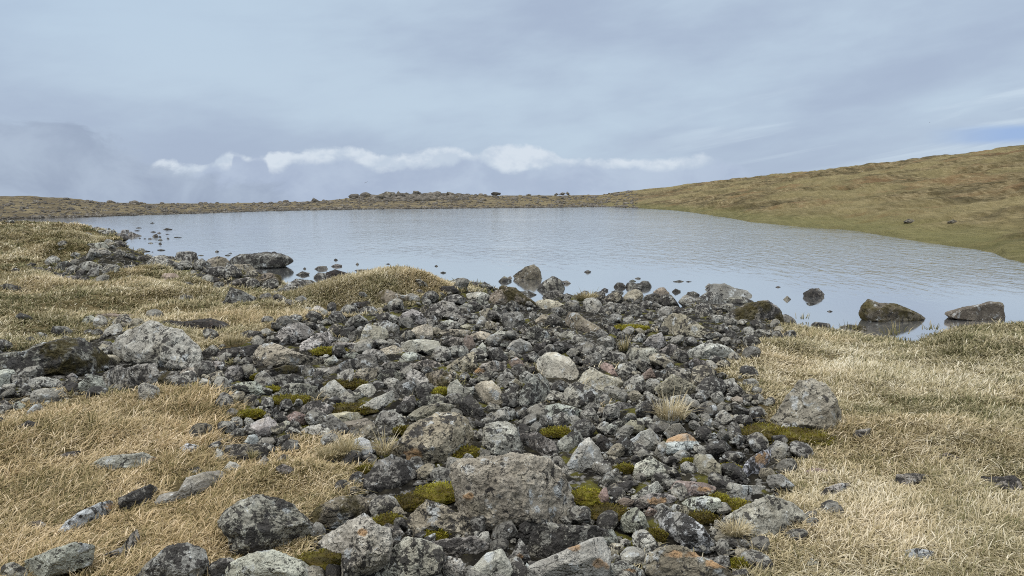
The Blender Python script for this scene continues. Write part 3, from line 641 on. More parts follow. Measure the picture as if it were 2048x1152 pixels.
E 1460,820 1530,800 1570,850 1500,880 | d |
E 60,440 170,400 230,460 120,490 | d |
E 1190,620 1240,580 1350,600 1340,640 1250,650 | p |
E 290,640 330,600 370,610 350,680 300,680 | t |
E 1430,210 1520,200 1600,240 1540,265 1450,240 | d w |
F 230,20 265,0 300,15 260,38 | d w | small diamond-shaped stone ; alone in the open water off the rock field
F 395,195 430,172 465,190 440,222 | d w |
F 355,235 380,205 410,225 390,250 | d w |
F 325,212 345,205 360,213 345,220 | d w |
F 515,165 550,120 600,125 640,165 610,200 550,200 530,180 | d w |
F 630,180 650,120 760,130 790,105 850,110 878,155 850,200 790,205 720,190 | d w | flat double-humped wet rock ; in the shallows with stones about it
F 665,105 700,92 730,108 690,122 | d w |
F 718,80 750,70 777,78 745,92 | d w |
F 690,180 730,155 790,180 740,215 | d w |
F 490,210 530,195 610,215 590,245 520,235 | d w |
F 900,210 960,170 1000,170 1045,220 1030,240 940,235 | b | brown capped wet rock ; at the water's edge with a flat dark foot
F 930,260 1000,240 1050,265 960,300 | d |
F 1075,205 1110,178 1160,200 1140,235 1090,230 | d w | single round dark stone ; in water before the broad shore boulder
F 1205,250 1230,215 1280,205 1340,240 1290,265 1220,272 | d w |
F 1085,113 1150,97 1190,113 1140,122 | d w |
F 1207,112 1235,105 1265,113 1230,119 | d w |
F 1395,160 1430,130 1470,145 1430,185 | d |
F 1420,200 1480,140 1580,125 1680,170 1800,195 1830,235 1770,262 1640,265 1540,230 1440,215 | d c rd | broad shore boulder ; smooth grey, long back against the lake
F 1240,320 1340,260 1420,215 1540,230 1560,300 1440,350 | d |
F 1560,290 1640,260 1740,255 1850,305 1780,330 1600,330 | d |
Q 630,350 700,310 800,295 860,330 885,400 850,410 720,400 650,390 | d m | rounded dark mossy boulder ; at the lake edge where the right grass begins
F 990,560 1010,470 1090,425 1200,440 1290,500 1370,560 1400,620 1480,600 1500,640 1400,680 1250,640 1060,620 | t | khaki boulder ; flecked with black above a dark hollow
F 800,700 870,640 970,605 1010,660 1030,720 960,760 860,740 | p |
F 640,790 720,750 900,760 950,800 920,900 760,910 660,870 | g |
F 950,780 1060,715 1130,740 1130,800 1060,850 960,830 | g |
F 1180,840 1270,770 1410,705 1540,720 1640,770 1710,830 1600,860 1440,860 1260,840 | p | wide roof-shaped rock ; with black underside, fringed by grass stems
F 1190,920 1290,850 1400,880 1410,960 1300,980 1210,950 | d |
F 900,1000 1040,960 1200,950 1320,990 1330,1070 1180,1090 960,1060 | d | long dark loaf-like rock ; near the edge of the right grass
J 740,210 800,130 870,80 915,160 890,230 800,240 | r | pinkish pyramid rock ; with a black lichen crust on one side
J 560,130 570,50 640,25 730,40 720,120 640,190 590,170 | p |
J 390,60 430,30 500,50 555,150 500,190 420,110 | r |
J 920,270 1040,180 1080,150 1200,200 1300,260 1310,340 1200,330 1060,380 940,350 | t | cracked tan jumble rock ; behind the pale grass tuft
J 1330,250 1380,180 1470,165 1560,200 1600,270 1530,330 1400,380 1340,330 | d | black rock with pale crown ; beside the right grass edge
J 1610,290 1680,215 1740,270 1800,350 1760,380 1640,330 | g |
J 1640,370 1700,345 1770,370 1760,420 1660,400 | t c |
J 1510,440 1560,400 1620,430 1645,480 1560,495 | g |
J 1630,430 1680,400 1720,430 1680,470 | g |
J 1890,480 1920,440 1990,510 1970,535 1910,520 | w c |
J 1000,390 1080,350 1210,335 1280,390 1240,460 1120,480 1020,440 | p |
J 735,440 790,400 840,440 830,500 750,500 | p |
J 490,430 560,405 670,420 690,500 600,560 520,530 | g |
J 370,500 390,455 480,455 510,510 470,530 | t c |
J 450,640 540,590 640,580 640,680 560,720 470,700 | g |
J 630,620 680,580 780,590 810,650 760,690 650,700 | t |
J 740,560 860,555 915,610 900,680 830,640 | p |
J 1000,690 1080,620 1150,610 1200,680 1180,720 1040,760 | g c |
J 1020,800 1040,760 1110,725 1200,710 1270,745 1325,800 1300,850 1190,920 1080,920 1030,880 | w c o3 | blue-grey rock with orange top ; a clear colour line across it
J 905,880 940,800 1000,785 1020,830 1000,900 970,950 | p c |
J 670,770 780,690 860,665 960,750 930,830 840,870 740,850 | g c | rounded plain grey rock ; next to the orange topped rock
J 540,790 600,745 680,780 730,850 700,930 620,920 550,850 | d |
J 340,800 400,720 500,790 550,860 420,890 380,850 | k |
M 620,170 640,70 780,5 850,60 960,110 960,180 860,190 700,240 630,240 | p | lacy blue-grey peaked rock ; edged with a lace of black lichen
M 1190,160 1190,30 1210,-10 1340,0 1450,90 1450,190 1400,250 1300,200 | t c | squarish brown-stained rock ; pale front with a dark underside
M 1640,180 1700,60 1840,-40 1920,-50 1900,40 1860,120 1790,240 1700,240 | w o@.4,.5,.45 | jagged pale rock ; with an orange streak beside the right grass
M 980,310 1030,240 1150,250 1290,260 1390,300 1370,350 1230,380 1080,390 | r c o@.45,-.05,.35 | reddish flat rock ; with a bright orange spot
M 1510,310 1530,260 1650,280 1870,290 1850,340 1750,400 1560,430 1530,370 | p c | angular pale wedge ; its point reaching into the right grass
M 620,450 680,400 780,365 920,370 1020,410 1000,450 850,500 720,490 650,500 | p o@.1,.0,.5 | flat stone striped yellow-orange ; over small red stones
M 720,550 760,490 860,530 820,575 740,585 | r c | small red triangular stone ; under the orange striped stone
M 460,430 520,400 620,430 600,460 540,520 490,490 | r c |
M 930,510 1010,465 1110,490 1150,560 1060,570 | t |
M 1060,470 1150,410 1300,390 1430,410 1440,480 1330,560 1200,530 | p |
M 600,390 700,310 820,250 890,340 760,370 640,420 | p |
M 250,410 310,330 350,310 370,420 350,490 280,470 | r |
M 480,690 500,600 560,530 630,505 700,570 740,650 760,740 730,840 620,720 520,720 | p | upright grey fang rock ; with a black streaked base
M 820,600 870,540 960,560 1100,590 1250,680 1360,840 1300,940 1190,910 1080,870 1000,790 930,710 | w | streaked diagonal slab ; black and white bands, above the ochre boulder
M 760,960 850,890 1000,870 1110,890 1220,960 1340,1000 1450,1070 1530,1100 1520,1170 900,1180 760,1100 | b o@-.35,.55,.22 o@.1,.5,.22 o@.7,-.1,.3 | ochre-spotted brown boulder ; at the frame's lower edge near the right grass
M 1340,1010 1440,960 1520,960 1535,1060 1480,1090 1400,1060 | d |
M 360,1170 370,1040 500,1010 700,1100 740,1170 | g o@.1,-.2,.3 |
M 310,800 330,730 400,710 450,780 460,900 350,920 | g |
R 280,830 440,740 560,700 680,730 770,830 740,880 600,910 440,940 330,900 | p | wide mound-like rock ; pale crested, sinking into the right grass
R 580,220 600,180 650,100 720,30 790,15 850,30 890,80 950,170 950,250 930,320 830,290 700,290 620,330 585,320 | t | tall peaked boulder ; standing alone in the right grass
R 595,320 630,270 690,280 680,310 610,335 | p |
R 1020,345 1050,310 1130,300 1120,340 1050,360 | g |
R 850,690 880,640 960,615 1030,620 1000,650 900,710 | p |
R 1270,620 1280,565 1400,560 1490,575 1440,610 1330,640 | g | flat grey plate ; sunk in the middle of the right grass
R 1690,580 1800,570 1960,570 2000,630 1920,690 1800,650 | d | dark lichen plate ; sunk in grass at the picture's edge
R 1520,460 1580,440 1670,480 1600,485 | b |
R 1320,1070 1340,1000 1400,990 1500,1010 1540,1060 1450,1090 | w | white-flecked stone ; buried in the lower right grass
R 740,1090 790,1050 840,1080 820,1110 | p |
R 740,560 800,530 910,540 880,565 | r |
R 640,410 700,400 780,430 720,440 | d |
Q 1260,330 1290,285 1330,300 1420,305 1500,340 1560,378 1500,405 1380,415 1280,400 1245,360 | b m w | mossy brown lake rock ; with a bump at one end, by the reeds
Q 1655,350 1740,320 1870,295 1940,300 1945,385 1880,405 1760,390 1680,370 | b w c | long flat-topped lake rock ; tan, beside the grass hump
Q 975,255 1010,235 1050,232 1078,262 1060,285 980,282 | d w | rounded dark lake rock ; alone in the open water
Q 990,305 1010,297 1048,308 1020,313 | d w |
Q 880,285 900,268 918,285 900,298 | d w |
Q 842,226 855,221 867,226 855,231 | d w |
Q 1090,342 1105,337 1117,344 1103,348 | d w |
Q 1015,405 1040,392 1100,400 1105,420 1050,425 | d |
Q 1140,420 1190,405 1270,410 1280,450 1200,455 | d m |
A 1440,80 1465,70 1488,82 1460,88 | d w |
A 1555,145 1600,125 1655,138 1640,150 1570,152 | d w | long flat lake stone ; farthest out of the stones off the grassy point
A 1440,163 1475,155 1500,165 1470,172 | d w |
A 1505,175 1530,163 1552,177 1530,184 | d w |
A 1300,125 1330,118 1363,125 1330,132 | d w |
A 1290,150 1320,145 1345,152 1315,158 | d w |
A 1463,205 1480,185 1505,182 1520,210 1500,230 1470,225 | d w | chunky lake stone ; tallest of the scatter off the grassy point
A 1520,210 1535,200 1550,212 1535,222 | d w |
A 1515,240 1540,228 1563,242 1535,252 | d w |
A 1598,228 1612,215 1628,230 1612,240 | d w |
A 1585,185 1605,180 1628,186 1605,189 | d w |
A 1668,215 1700,210 1748,215 1710,220 | d w |
A 1420,270 1445,263 1472,270 1450,278 | d w |
A 1520,275 1537,262 1555,278 1538,293 | d w |
A 1420,228 1445,218 1470,232 1445,240 | d w |
A 1328,225 1340,216 1355,226 1340,232 | d w |
A 1378,228 1390,222 1405,229 1390,235 | d w |
A 1510,335 1550,328 1588,337 1555,347 | d w |
A 1350,350 1380,337 1445,348 1390,360 | d w |
A 1288,355 1305,342 1328,358 1305,370 | d w |
A 1318,330 1328,322 1342,332 1328,338 | d w |
A 1330,370 1345,363 1360,370 1345,376 | d w |
A 1452,356 1465,351 1475,356 1463,360 | d w |
A 880,125 930,110 985,130 950,145 900,140 | d |
A 1030,135 1048,124 1063,135 1048,142 | d w |
A 1160,160 1180,140 1230,140 1240,165 1200,172 | d |
A 1230,190 1260,155 1300,175 1360,195 1320,210 1250,210 | d | dark tip rock ; ending the rocky spit off the grassy point
A 1085,270 1110,255 1160,250 1210,280 1150,300 1100,295 | d |
A 1065,335 1130,310 1190,312 1230,345 1170,365 1090,360 | g m | green-topped shore rock ; mossy, on the grassy point's waterline
A 920,155 1000,145 1100,150 1120,185 1000,190 | d |
A 1100,185 1180,175 1250,215 1200,245 1120,230 | d |
A 810,295 860,265 930,265 1000,260 1040,310 960,330 860,320 | g |
A 880,360 930,335 1030,335 1060,370 980,390 900,380 | d |
A 520,530 570,460 640,445 710,480 690,530 600,560 | d |
A 740,510 800,460 870,445 960,480 1000,520 930,540 820,540 | g | purplish ledge ; sloping in the rocky strip behind the hummocks
A 590,610 680,580 760,590 800,640 760,660 690,640 | d |
A 1300,410 1350,395 1460,395 1470,430 1380,440 1310,430 | d |
A 1470,430 1500,395 1580,390 1660,400 1680,430 1560,440 | d |
A 1690,420 1700,360 1780,345 1870,360 1895,420 1850,455 1760,450 | d | stacked-looking dark shore rock ; near the huge humped boulder
A 1500,440 1620,430 1740,470 1650,490 1530,470 | d |
A 1790,490 1880,450 1960,450 1980,480 1860,495 | d |
A 100,530 150,505 210,530 160,560 | d |
A 250,480 300,455 350,470 290,500 | d |
A 350,520 400,500 440,530 380,550 | d |
A 450,520 480,490 510,530 480,545 | d |
A 0,680 60,655 180,680 220,740 110,740 20,710 | d |
A 1540,600 1580,560 1680,555 1730,600 1700,640 1600,640 | r c | dull pink rock ; beside the dark hummock on the shore
A 1090,520 1130,500 1145,560 1090,580 | g |
A 1190,600 1240,580 1290,590 1230,620 | d |
A 40,60 90,45 130,50 138,70 60,75 | g | far grey stone ; on the narrow channel at the lake's end
B 620,270 660,200 740,150 870,135 980,120 1120,140 1200,180 1230,210 1180,250 1050,290 930,300 760,310 660,310 | d w rd | huge humped boulder ; dark grey, lying in the lake shallows
B 620,290 680,235 800,230 860,280 800,315 660,325 | b |
B 385,220 430,180 510,155 580,170 630,215 610,250 500,265 410,250 | b | round brown-backed rock ; next to the huge humped boulder
B 370,300 430,265 550,260 650,290 650,350 560,355 440,330 | d |
B 780,310 840,285 920,290 935,325 860,335 800,335 | d |
B 600,430 680,380 800,360 860,400 800,450 680,450 | d |
B 850,390 900,345 1010,320 1110,350 1115,440 1000,440 900,430 | b m2 | moss-capped brown rock ; in front of the huge humped boulder
B 1090,510 1150,430 1250,370 1400,380 1450,420 1420,480 1280,520 1150,520 | d | knobbly dark rock ; where the grassy mound meets the water
B 530,630 580,560 640,450 740,480 900,550 860,600 700,620 560,650 | d | dark triangular boulder ; rising out of the left grass
B 1240,345 1320,300 1390,320 1360,360 1290,360 | d w |
B 1420,290 1480,250 1560,250 1570,295 1480,300 | d w |
B 1595,250 1640,230 1700,240 1695,268 1630,272 | d w |
B 1430,350 1470,310 1540,320 1545,370 1480,375 | d |
B 1545,370 1560,310 1640,280 1740,310 1820,340 1700,365 1600,385 | k | black arched shore rock ; against the end of the grassy mound
B 1620,190 1640,177 1660,192 1640,207 | d w |
B 1830,235 1845,217 1862,232 1845,250 | d w |
B 1820,290 1880,282 1975,285 1920,303 1840,303 | d w |
B 1325,275 1342,262 1358,280 1340,290 | d w |
B 1850,340 1890,320 1940,340 1890,350 | d w |
B 575,148 605,137 632,150 605,158 | d w |
B 608,127 630,121 645,128 630,133 | d w |
B 480,110 500,97 520,112 500,127 | d w |
B 1025,117 1050,110 1070,118 1045,124 | d w |
B 340,182 355,175 372,182 355,188 | d w |
B 315,148 345,142 372,147 340,155 | d w |
B 130,560 180,520 260,540 300,590 200,585 | d |
B 380,390 450,350 530,370 480,410 | d |
S 775,150 785,143 795,151 783,158 | d w |
S 808,188 825,181 842,188 825,196 | d w |
S 495,139 508,134 520,139 508,143 | d w |
S 540,170 555,158 575,168 560,182 | d w |
S 735,188 745,183 752,190 743,194 | d w |
G 185,162 200,137 240,160 210,168 | d f | pointed ridge rock ; standing alone on the far shore skyline
G 510,132 530,108 548,125 540,134 | d f |
G 600,116 640,100 690,105 700,130 620,140 | d f | broad ridge outcrop ; grey, in the far skyline boulder cluster
G 700,116 712,95 725,112 714,122 | d f |
G 800,110 805,95 830,97 850,110 820,120 | d f |
G 730,120 760,105 790,118 760,126 | d f |
G 1000,117 1010,100 1022,116 1010,124 | d f |
G 1030,120 1042,107 1052,118 1042,125 | d f |
G 1270,115 1285,102 1330,108 1325,122 1280,122 | d f | double ridge boulder ; on the bare far skyline
G 1650,120 1665,108 1680,116 1665,124 | d f |
G 1680,117 1700,104 1720,108 1705,122 | d f |
G 1722,114 1730,100 1745,113 1735,120 | d f |
G 800,137 815,122 835,135 818,142 | d f |
G 910,122 920,110 930,120 920,127 | d f |
G 545,145 600,116 640,138 600,150 | d f |
G 1480,121 1500,113 1515,120 1500,126 | d f |
W 1465,468 1490,453 1532,464 1500,478 | d f | dark hillside rock ; the one with a notched top on the green slope
W 1675,470 1705,456 1732,468 1705,476 | d f | flat dark hillside rock ; low on the green slope
C 1500,225 1640,195 1780,210 1880,240 1800,300 1640,300 | k peat | dark peat bank ; an eroded edge just behind the large pocked boulder
B 60,800 250,770 430,750 600,800 500,870 300,860 | k peat | brownish-black peat bank ; under dry grass above the sloping slabs
"""
TONE = dict(v=(0.400, 0.372, 0.300), g=(0.325, 0.318, 0.288), p=(0.405, 0.398, 0.360), d=(0.258, 0.252, 0.232), t=(0.350, 0.322, 0.256), b=(0.225, 0.198, 0.160), r=(0.250, 0.195, 0.170), w=(0.48, 0.505, 0.52), k=(0.070, 0.058, 0.052))
BLACK = dict(v=0.28, g=0.55, p=0.47, d=0.66, t=0.40, b=0.40, r=0.32, w=0.50, k=0.78)
TONEW = dict(v='tan', g='grey', p='pale grey', d='dark', t='tan', b='brown', r='reddish', w='whitish', k='black peaty')

def outline_radius(poly, c, nb=96):
    P = np.concatenate([poly, poly[:1]]); t = np.linspace(0, 1, 24, endpoint=False)
    s = (P[:-1, None, :] * (1 - t)[None, :, None] + P[1:, None, :] * t[None, :, None]).reshape(-1, 2) - c
    th = np.arctan2(-s[:, 1], s[:, 0]); r = np.hypot(s[:, 0], s[:, 1]); k = ((th + np.pi) / (2 * np.pi) * nb).astype(int) % nb
    R = np.zeros(nb); np.maximum.at(R, k, r); g = R > 0
    ang = (np.arange(nb) + 0.5) / nb * 2 * np.pi - np.pi
    return ang, np.interp(ang, ang[g], R[g], period=2 * np.pi)

def parse():
    rows = []
    for ln in ROCKS.strip().splitlines():
        if ln.startswith('#') or '|' not in ln: continue
        a, fl, tx = (ln.split('|') + [''])[:3]
        k, *pts = a.split(); ox, oy, s = REG[k]
        poly = np.array([[float(v) for v in q.split(',')] for q in pts]) / s + (ox, oy)
        x0, y0 = poly.min(0); x1, y1 = poly.max(0)
        anc, _, rest = tx.partition(';')
        rows.append(dict(poly=poly, fl=fl.split(), anchor=anc.strip(), rest=rest.strip(), w=x1 - x0, h=y1 - y0, cx=(x0 + x1) / 2, cy=(y0 + y1) / 2, y1=y1, src=ln))
    return rows
RK = parse()
EMBED = []      # footprints kept clear of grass: x, y, radius
def build_rock(i, r):
    fl = r['fl']; tone = fl[0]; water, far = 'w' in fl[1:], 'f' in fl
    seed = 1000 + i; rg = np.random.default_rng(seed)
    poly = r['poly']; c = np.array([r['cx'], r['cy']]); L = math.sqrt(r['w'] * r['h'])
    hd = {}
    if water: dep = float(on_level(r['cx'], r['cy'] + (0.22 * r['h'] if r['h'] > 22 else 0.08 * r['h']), 0.0)[1]) / pix_dir(r['cx'], r['cy'])[1]
    else:
        base = r['y1'] - (0.12 * r['h'] if not far else 0.1 * r['h'])
        dep = hit(np.array(r['cx']), np.array(min(base, 1148 + 120)))
        if far: dep = min(dep, 170)
    if r['y1'] > 1146:                                            # cut by the frame: it goes on below
        dep = hit(np.array(r['cx']), np.array(r['y1'] + 0.25 * r['h']))
    s = dep / F; Dw = (0.62 if L > 60 else 0.55) * L * s
    slope = 0.0
    if not water and not far and r['y1'] < 1146 and L > 30:
        tl = []
        for lo, hi in ((0, .3), (.7, 1)):
            m = (poly[:, 0] >= r['cx'] - r['w'] / 2 + lo * r['w']) & (poly[:, 0] <= r['cx'] - r['w'] / 2 + hi * r['w'])
            yb = poly[m, 1].max() if m.any() else r['cy']
            tl.append(hit(np.array(r['cx'] + (lo + hi - 1) * .5 * r['w']), np.array(yb - .08 * r['h'])))
        dep = max(dep * .8, min(dep * 1.25, .5 * (tl[0] + tl[1]))); s = dep / F; Dw = (0.62 if L > 60 else 0.55) * L * s
        slope = float(np.clip((tl[1] - tl[0]) / (.7 * r['w'] * s), -.9, .9))
    dep = dep + (0.35 * Dw if not water else 0.0); s = dep / F
    d = pix_dir(*c); N = d / np.linalg.norm(d); X = np.array([1.0, 0, 0]); U = np.array([0, st_, ct]); P0 = d * dep + (0, 0, HCAM)
    lv = 6 if L > 130 else 5 if L > 34 else 4 if L > 15 else 3
    V, Fc = ico(lv)
    ang, R = outline_radius(poly, c)
    if 'w' in fl[1:] and r['h'] < 22: pass
    th = np.arctan2(V[:, 1], V[:, 0]); rho = np.hypot(V[:, 0], V[:, 1])
    Rt = np.interp(th, ang, R, period=2 * np.pi)
    soft = outline_radius(poly, c, 24); Rs = np.interp(th, *soft, period=2 * np.pi)
    Rt = Rt * (0.4 + 0.6 * rho ** 2) + Rs * (0.6 - 0.6 * rho ** 2)
    q = rho ** 0.72
    p = np.stack([np.cos(th) * Rt * q * s, np.sin(th) * Rt * q * s, np.sign(V[:, 2]) * np.abs(V[:, 2]) ** 0.8 * Dw], 1)   # +z of p points away from the eye
    size = L * s
    o = rg.uniform(-50, 50, 3); smooth = 0.5 if 'c' in fl else 1.0
    p = p * (1 + fbm(p * (2.4 / size) + o, 3, 0.5, seed) * 0.14)[:, None]
    for k in range(6 if water else 5 if 'rd' in fl else 15 if L > 40 else 10):                         # broken faces with crisp arrises
        n = np.array([rg.uniform(-.8, .8), rg.uniform(-.4, .9), -rg.uniform(.3, 1.0)]); n /= np.linalg.norm(n)
        dd = p @ n; lim = dd.max() * rg.uniform(.74, .95); ex = np.maximum(dd - lim, 0)
        p = p - ex[:, None] * n * 0.97
    x0, x1, y0, y1 = p[:, 0].min(), p[:, 0].max(), p[:, 1].min(), p[:, 1].max(); gr = 1.0 if water or far else 1.07
    p[:, 0] = ((p[:, 0] - x0) / (x1 - x0) - .5) * r['w'] * s * gr
    lowy, hiy = -.5 * r['h'] * s * (1.0 if water or far else 1.22), .5 * r['h'] * s * gr
    p[:, 1] = lowy + (p[:, 1] - y0) / (y1 - y0) * (hiy - lowy)
    nr = p / (np.linalg.norm(p, axis=1)[:, None] + 1e-9)
    p = p + nr * (size * smooth * (fbm(p * (6.0 / size) + o, 4, 0.6, seed + 7, True) * 0.036 + (fbm(p * (18 / size) + o, 4, 0.65, seed + 9) * 0.030 if L > 25 else 0)))[:, None]
    W = p[:, :1] * X + p[:, 1:2] * U + p[:, 2:3] * N
    W = (W + d * dep) * (1 + slope * p[:, :1] / dep) - d * dep
    size_px = max(r['w'], r['h'])
    kind = 'peat_bank' if 'peat' in fl else 'boulder' if size_px > 95 else 'rock' if size_px > 26 else 'stone'
    me = new_mesh(kind, W, tris=Fc[:, [0, 2, 1]])
    cap = np.zeros(len(V))
    if 'o3' in fl:                                                # a band of ochre over the upper part
        cap = sstep(p[:, 1] - 0.25 * p[:, 0] * 0.3 + fbm(p * (9 / size) + o, 3, 0.5, 5) * 0.05 * size, 0.10 * size, 0.16 * size)
    for f in fl:                                                  # ochre lichen stains where the photo shows them
        if f.startswith('o@'):
            ox, oy, orad = (float(v) for v in f[2:].split(','))
            qx, qy = p[:, 0] / (r['w'] * s * .5) - ox, p[:, 1] / (r['h'] * s * .5) - oy
            dd = np.hypot(qx, qy) / orad + fbm(p * (7 / size) + o, 4, 0.6, 5) * 0.9
            cap = np.maximum(cap, sstep(-dd, -1.1, -0.75) * (p[:, 2] < .5 * Dw))
    set_attr(me, 'cap', cap)
    turf = not water and not far and not rock_zone(np.array([r['cx']]), np.array([r['cy']]))[0]
    ob = link(kind, me, M_ROCK, loc=P0 - (0, 0, .06 * r['h'] * s if turf else 0))
    t = np.array(TONE[tone]) * rg.uniform(0.86, 1.14) * (1 + rg.uniform(-.04, .04, 3))
    if water: t = t * 0.62
    if far: t = np.array((0.15, 0.135, 0.105)) * rg.uniform(.85, 1.2)
    ob.color = (*t, 1)
    ob['grain'] = float(np.clip(math.sqrt(4.5 / dep), .35, 1.1))
    ob['black'] = BLACK[tone] * rg.uniform(.85, 1.12) * (0.55 if 'c' in fl else 1.0); ob['clean'] = 1.0 if 'c' in fl else 0.0
    ob['moss'] = 1.0 if ('m' in fl or 'm2' in fl) else 0.0; ob['label'] = ''
    ob['category'] = kind.replace('_', ' ')
    r.update(ob=ob, kind=kind, size=size_px, dep=dep, world=P0, water=water, far=far)
    if not water and not far:
        EMBED.append((P0[0], P0[1], 0.27 * r['w'] * s, 0.7 * Dw))
for i, r in enumerate(RK): build_rock(i, r)
EMBED = np.array(EMBED)

def describe():
    """labels: hand-written where a rock has its own name, else by look and by the named rock it lies nearest to"""
    named = [r for r in RK if r['anchor']]; used = {}
    for r in named:
        w0 = r['rest'].split(' ')[0]
        r['label'] = r['anchor'] + (', ' if w0 in 'a the its tallest farthest smooth grey pale dark tan bare long veined lit brown brownish bluish black smoothed pinkish low mossy alone domed steep'.split() else ' ') + r['rest']; used[r['label']] = r
    for r in RK:
        if r['anchor']: continue
        tone = r['fl'][0]; asp = r['w'] / r['h']
        shp = 'flat' if asp > 2.4 else 'upright' if asp < 0.85 else 'low' if asp > 1.6 else 'rounded'
        sz = 'tiny' if r['size'] < 12 else 'small' if r['size'] < 30 else 'mid-sized' if r['size'] < 55 else 'big'
        extra = 'clean ' if 'c' in r['fl'] else 'mossy ' if 'm' in r['fl'] else ''
        core = f"{sz} {shp} {extra}{TONEW[tone]} {r['kind']}"
        where = ' in the water' if r['water'] else ''
        near = sorted(named, key=lambda q: math.hypot(q['cx'] - r['cx'], (q['cy'] - r['cy']) * 1.4) - 0.25 * q['size'])
        near = [q for q in near if q['far'] == r['far']][:7]
        def rel(q):
            dx, dy = r['cx'] - q['cx'], (r['cy'] - q['cy'])
            if abs(dy) * 1.2 > abs(dx): return 'in front of' if dy > 0 else 'behind'
            return 'beside'
        cands = [f"{core}{where} {rel(q)} the {q['anchor']}" for q in near]
        cands += [f"{core}{where} between the {a['anchor']} and the {b['anchor']}" for a in near[:4] for b in near[1:6] if a is not b]
        cands += [f"{core}{where} {rel(q)} the {q['anchor']}, {'nearer' if k else 'farther'} one" for q in near for k in (0, 1)]
        for c in cands:
            if len(re.findall(r"[A-Za-z0-9][A-Za-z0-9'-]*", c)) <= 16 and c not in used: break
        else: c = cands[0]
        r['label'] = c; used[c] = r
    for r in RK:
        r['ob']['label'] = r['label'].replace(' ,', ',')
        r['ob']['group'] = ('stones and rocks standing in the lake' if r['water'] else 'boulders along the far ridge and slope' if r['far'] else
                            'rocks bedded in the grass' if not rock_zone(np.array([r['cx']]), np.array([r['cy']]))[0] else 'rocks of the boulder field')
describe()

# where moss grows between the rocks: photo pixel, width, height, brightness, what tells it apart
MOSS = [
    (880, 985, 80, 32, .80, 'bright lime moss cushion against the side of the great boulder'), (818, 998, 56, 44, .42, 'dark olive moss cushion beneath the shaggy blackened boulder'),
    (650, 1118, 92, 62, .55, 'large rounded olive moss cushion between the broad pale boulder and tall pointed boulder'), (1172, 985, 60, 62, .74, 'lime moss patch spilling down from the great boulder'),
    (1212, 1026, 70, 28, .36, 'brown-green moss patch beside the red-brown stone'), (930, 900, 56, 44, .62, 'yellow-green moss ribbon in the cleft of the wide brownish boulder'),
    (1440, 992, 30, 38, .72, 'moss cushion between the reddish flat rock and angular pale wedge'), (1460, 938, 36, 18, .72, 'small bright moss cushion beside the squarish brown-stained rock'),
    (1473, 1014, 48, 20, .66, 'moss patch in front of the angular pale wedge'), (1380, 922, 24, 26, .66, 'small yellow moss cushion under the orange-topped rock'),
    (1252, 936, 32, 22, .58, 'moss cushion on the dark stones behind the lacy peaked rock'), (1545, 868, 96, 26, .55, 'wide yellow moss spread beside the tall peaked boulder'),
    (1610, 872, 110, 34, .58, 'olive moss bank at the foot of the tall peaked boulder'), (653, 702, 52, 12, .66, 'thin moss strip below the sloping slab pair'),
    (516, 750, 22, 20, .62, 'small moss tuft behind the flat-topped pale slab'), (543, 778, 22, 18, .76, 'lime moss tuft under the dark pitted rock'),
    (498, 826, 40, 20, .72, 'yellow moss pad at the tip of the orange grass tongue'), (1263, 658, 52, 9, .80, 'flat bright moss pad behind the khaki boulder'),
    (882, 784, 36, 12, .80, 'bright yellow moss beside the notched grey block'), (1115, 864, 46, 22, .62, 'moss hollow in front of the long low whaleback rock'),
    (806, 862, 28, 14, .46, 'dark moss pad behind the lone straw tuft'), (870, 1073, 36, 14, .74, 'mustard moss pad on the peaked speckled boulder'),
    (775, 1042, 46, 26, .55, 'green moss tuft under the small tan stone'), (700, 818, 70, 20, .42, 'dark moss ring around the crusty round rock'), (570, 802, 60, 14, .62, 'yellowish moss strip on the grass edge by pale slabs'),
    (1310, 1060, 34, 60, .50, 'moss gully beside the streaked diagonal slab'), (690, 770, 60, 12, .42, 'brownish moss band behind the clean five-sided rock'), (730, 940, 34, 20, .50, 'dark moss at the foot of the whitish slab'),
    (1410, 1036, 44, 26, .36, 'dull moss clump beside the wide mound-like rock'), (1480, 1130, 26, 22, .74, 'lime moss tuft at the corner of the right grass')]
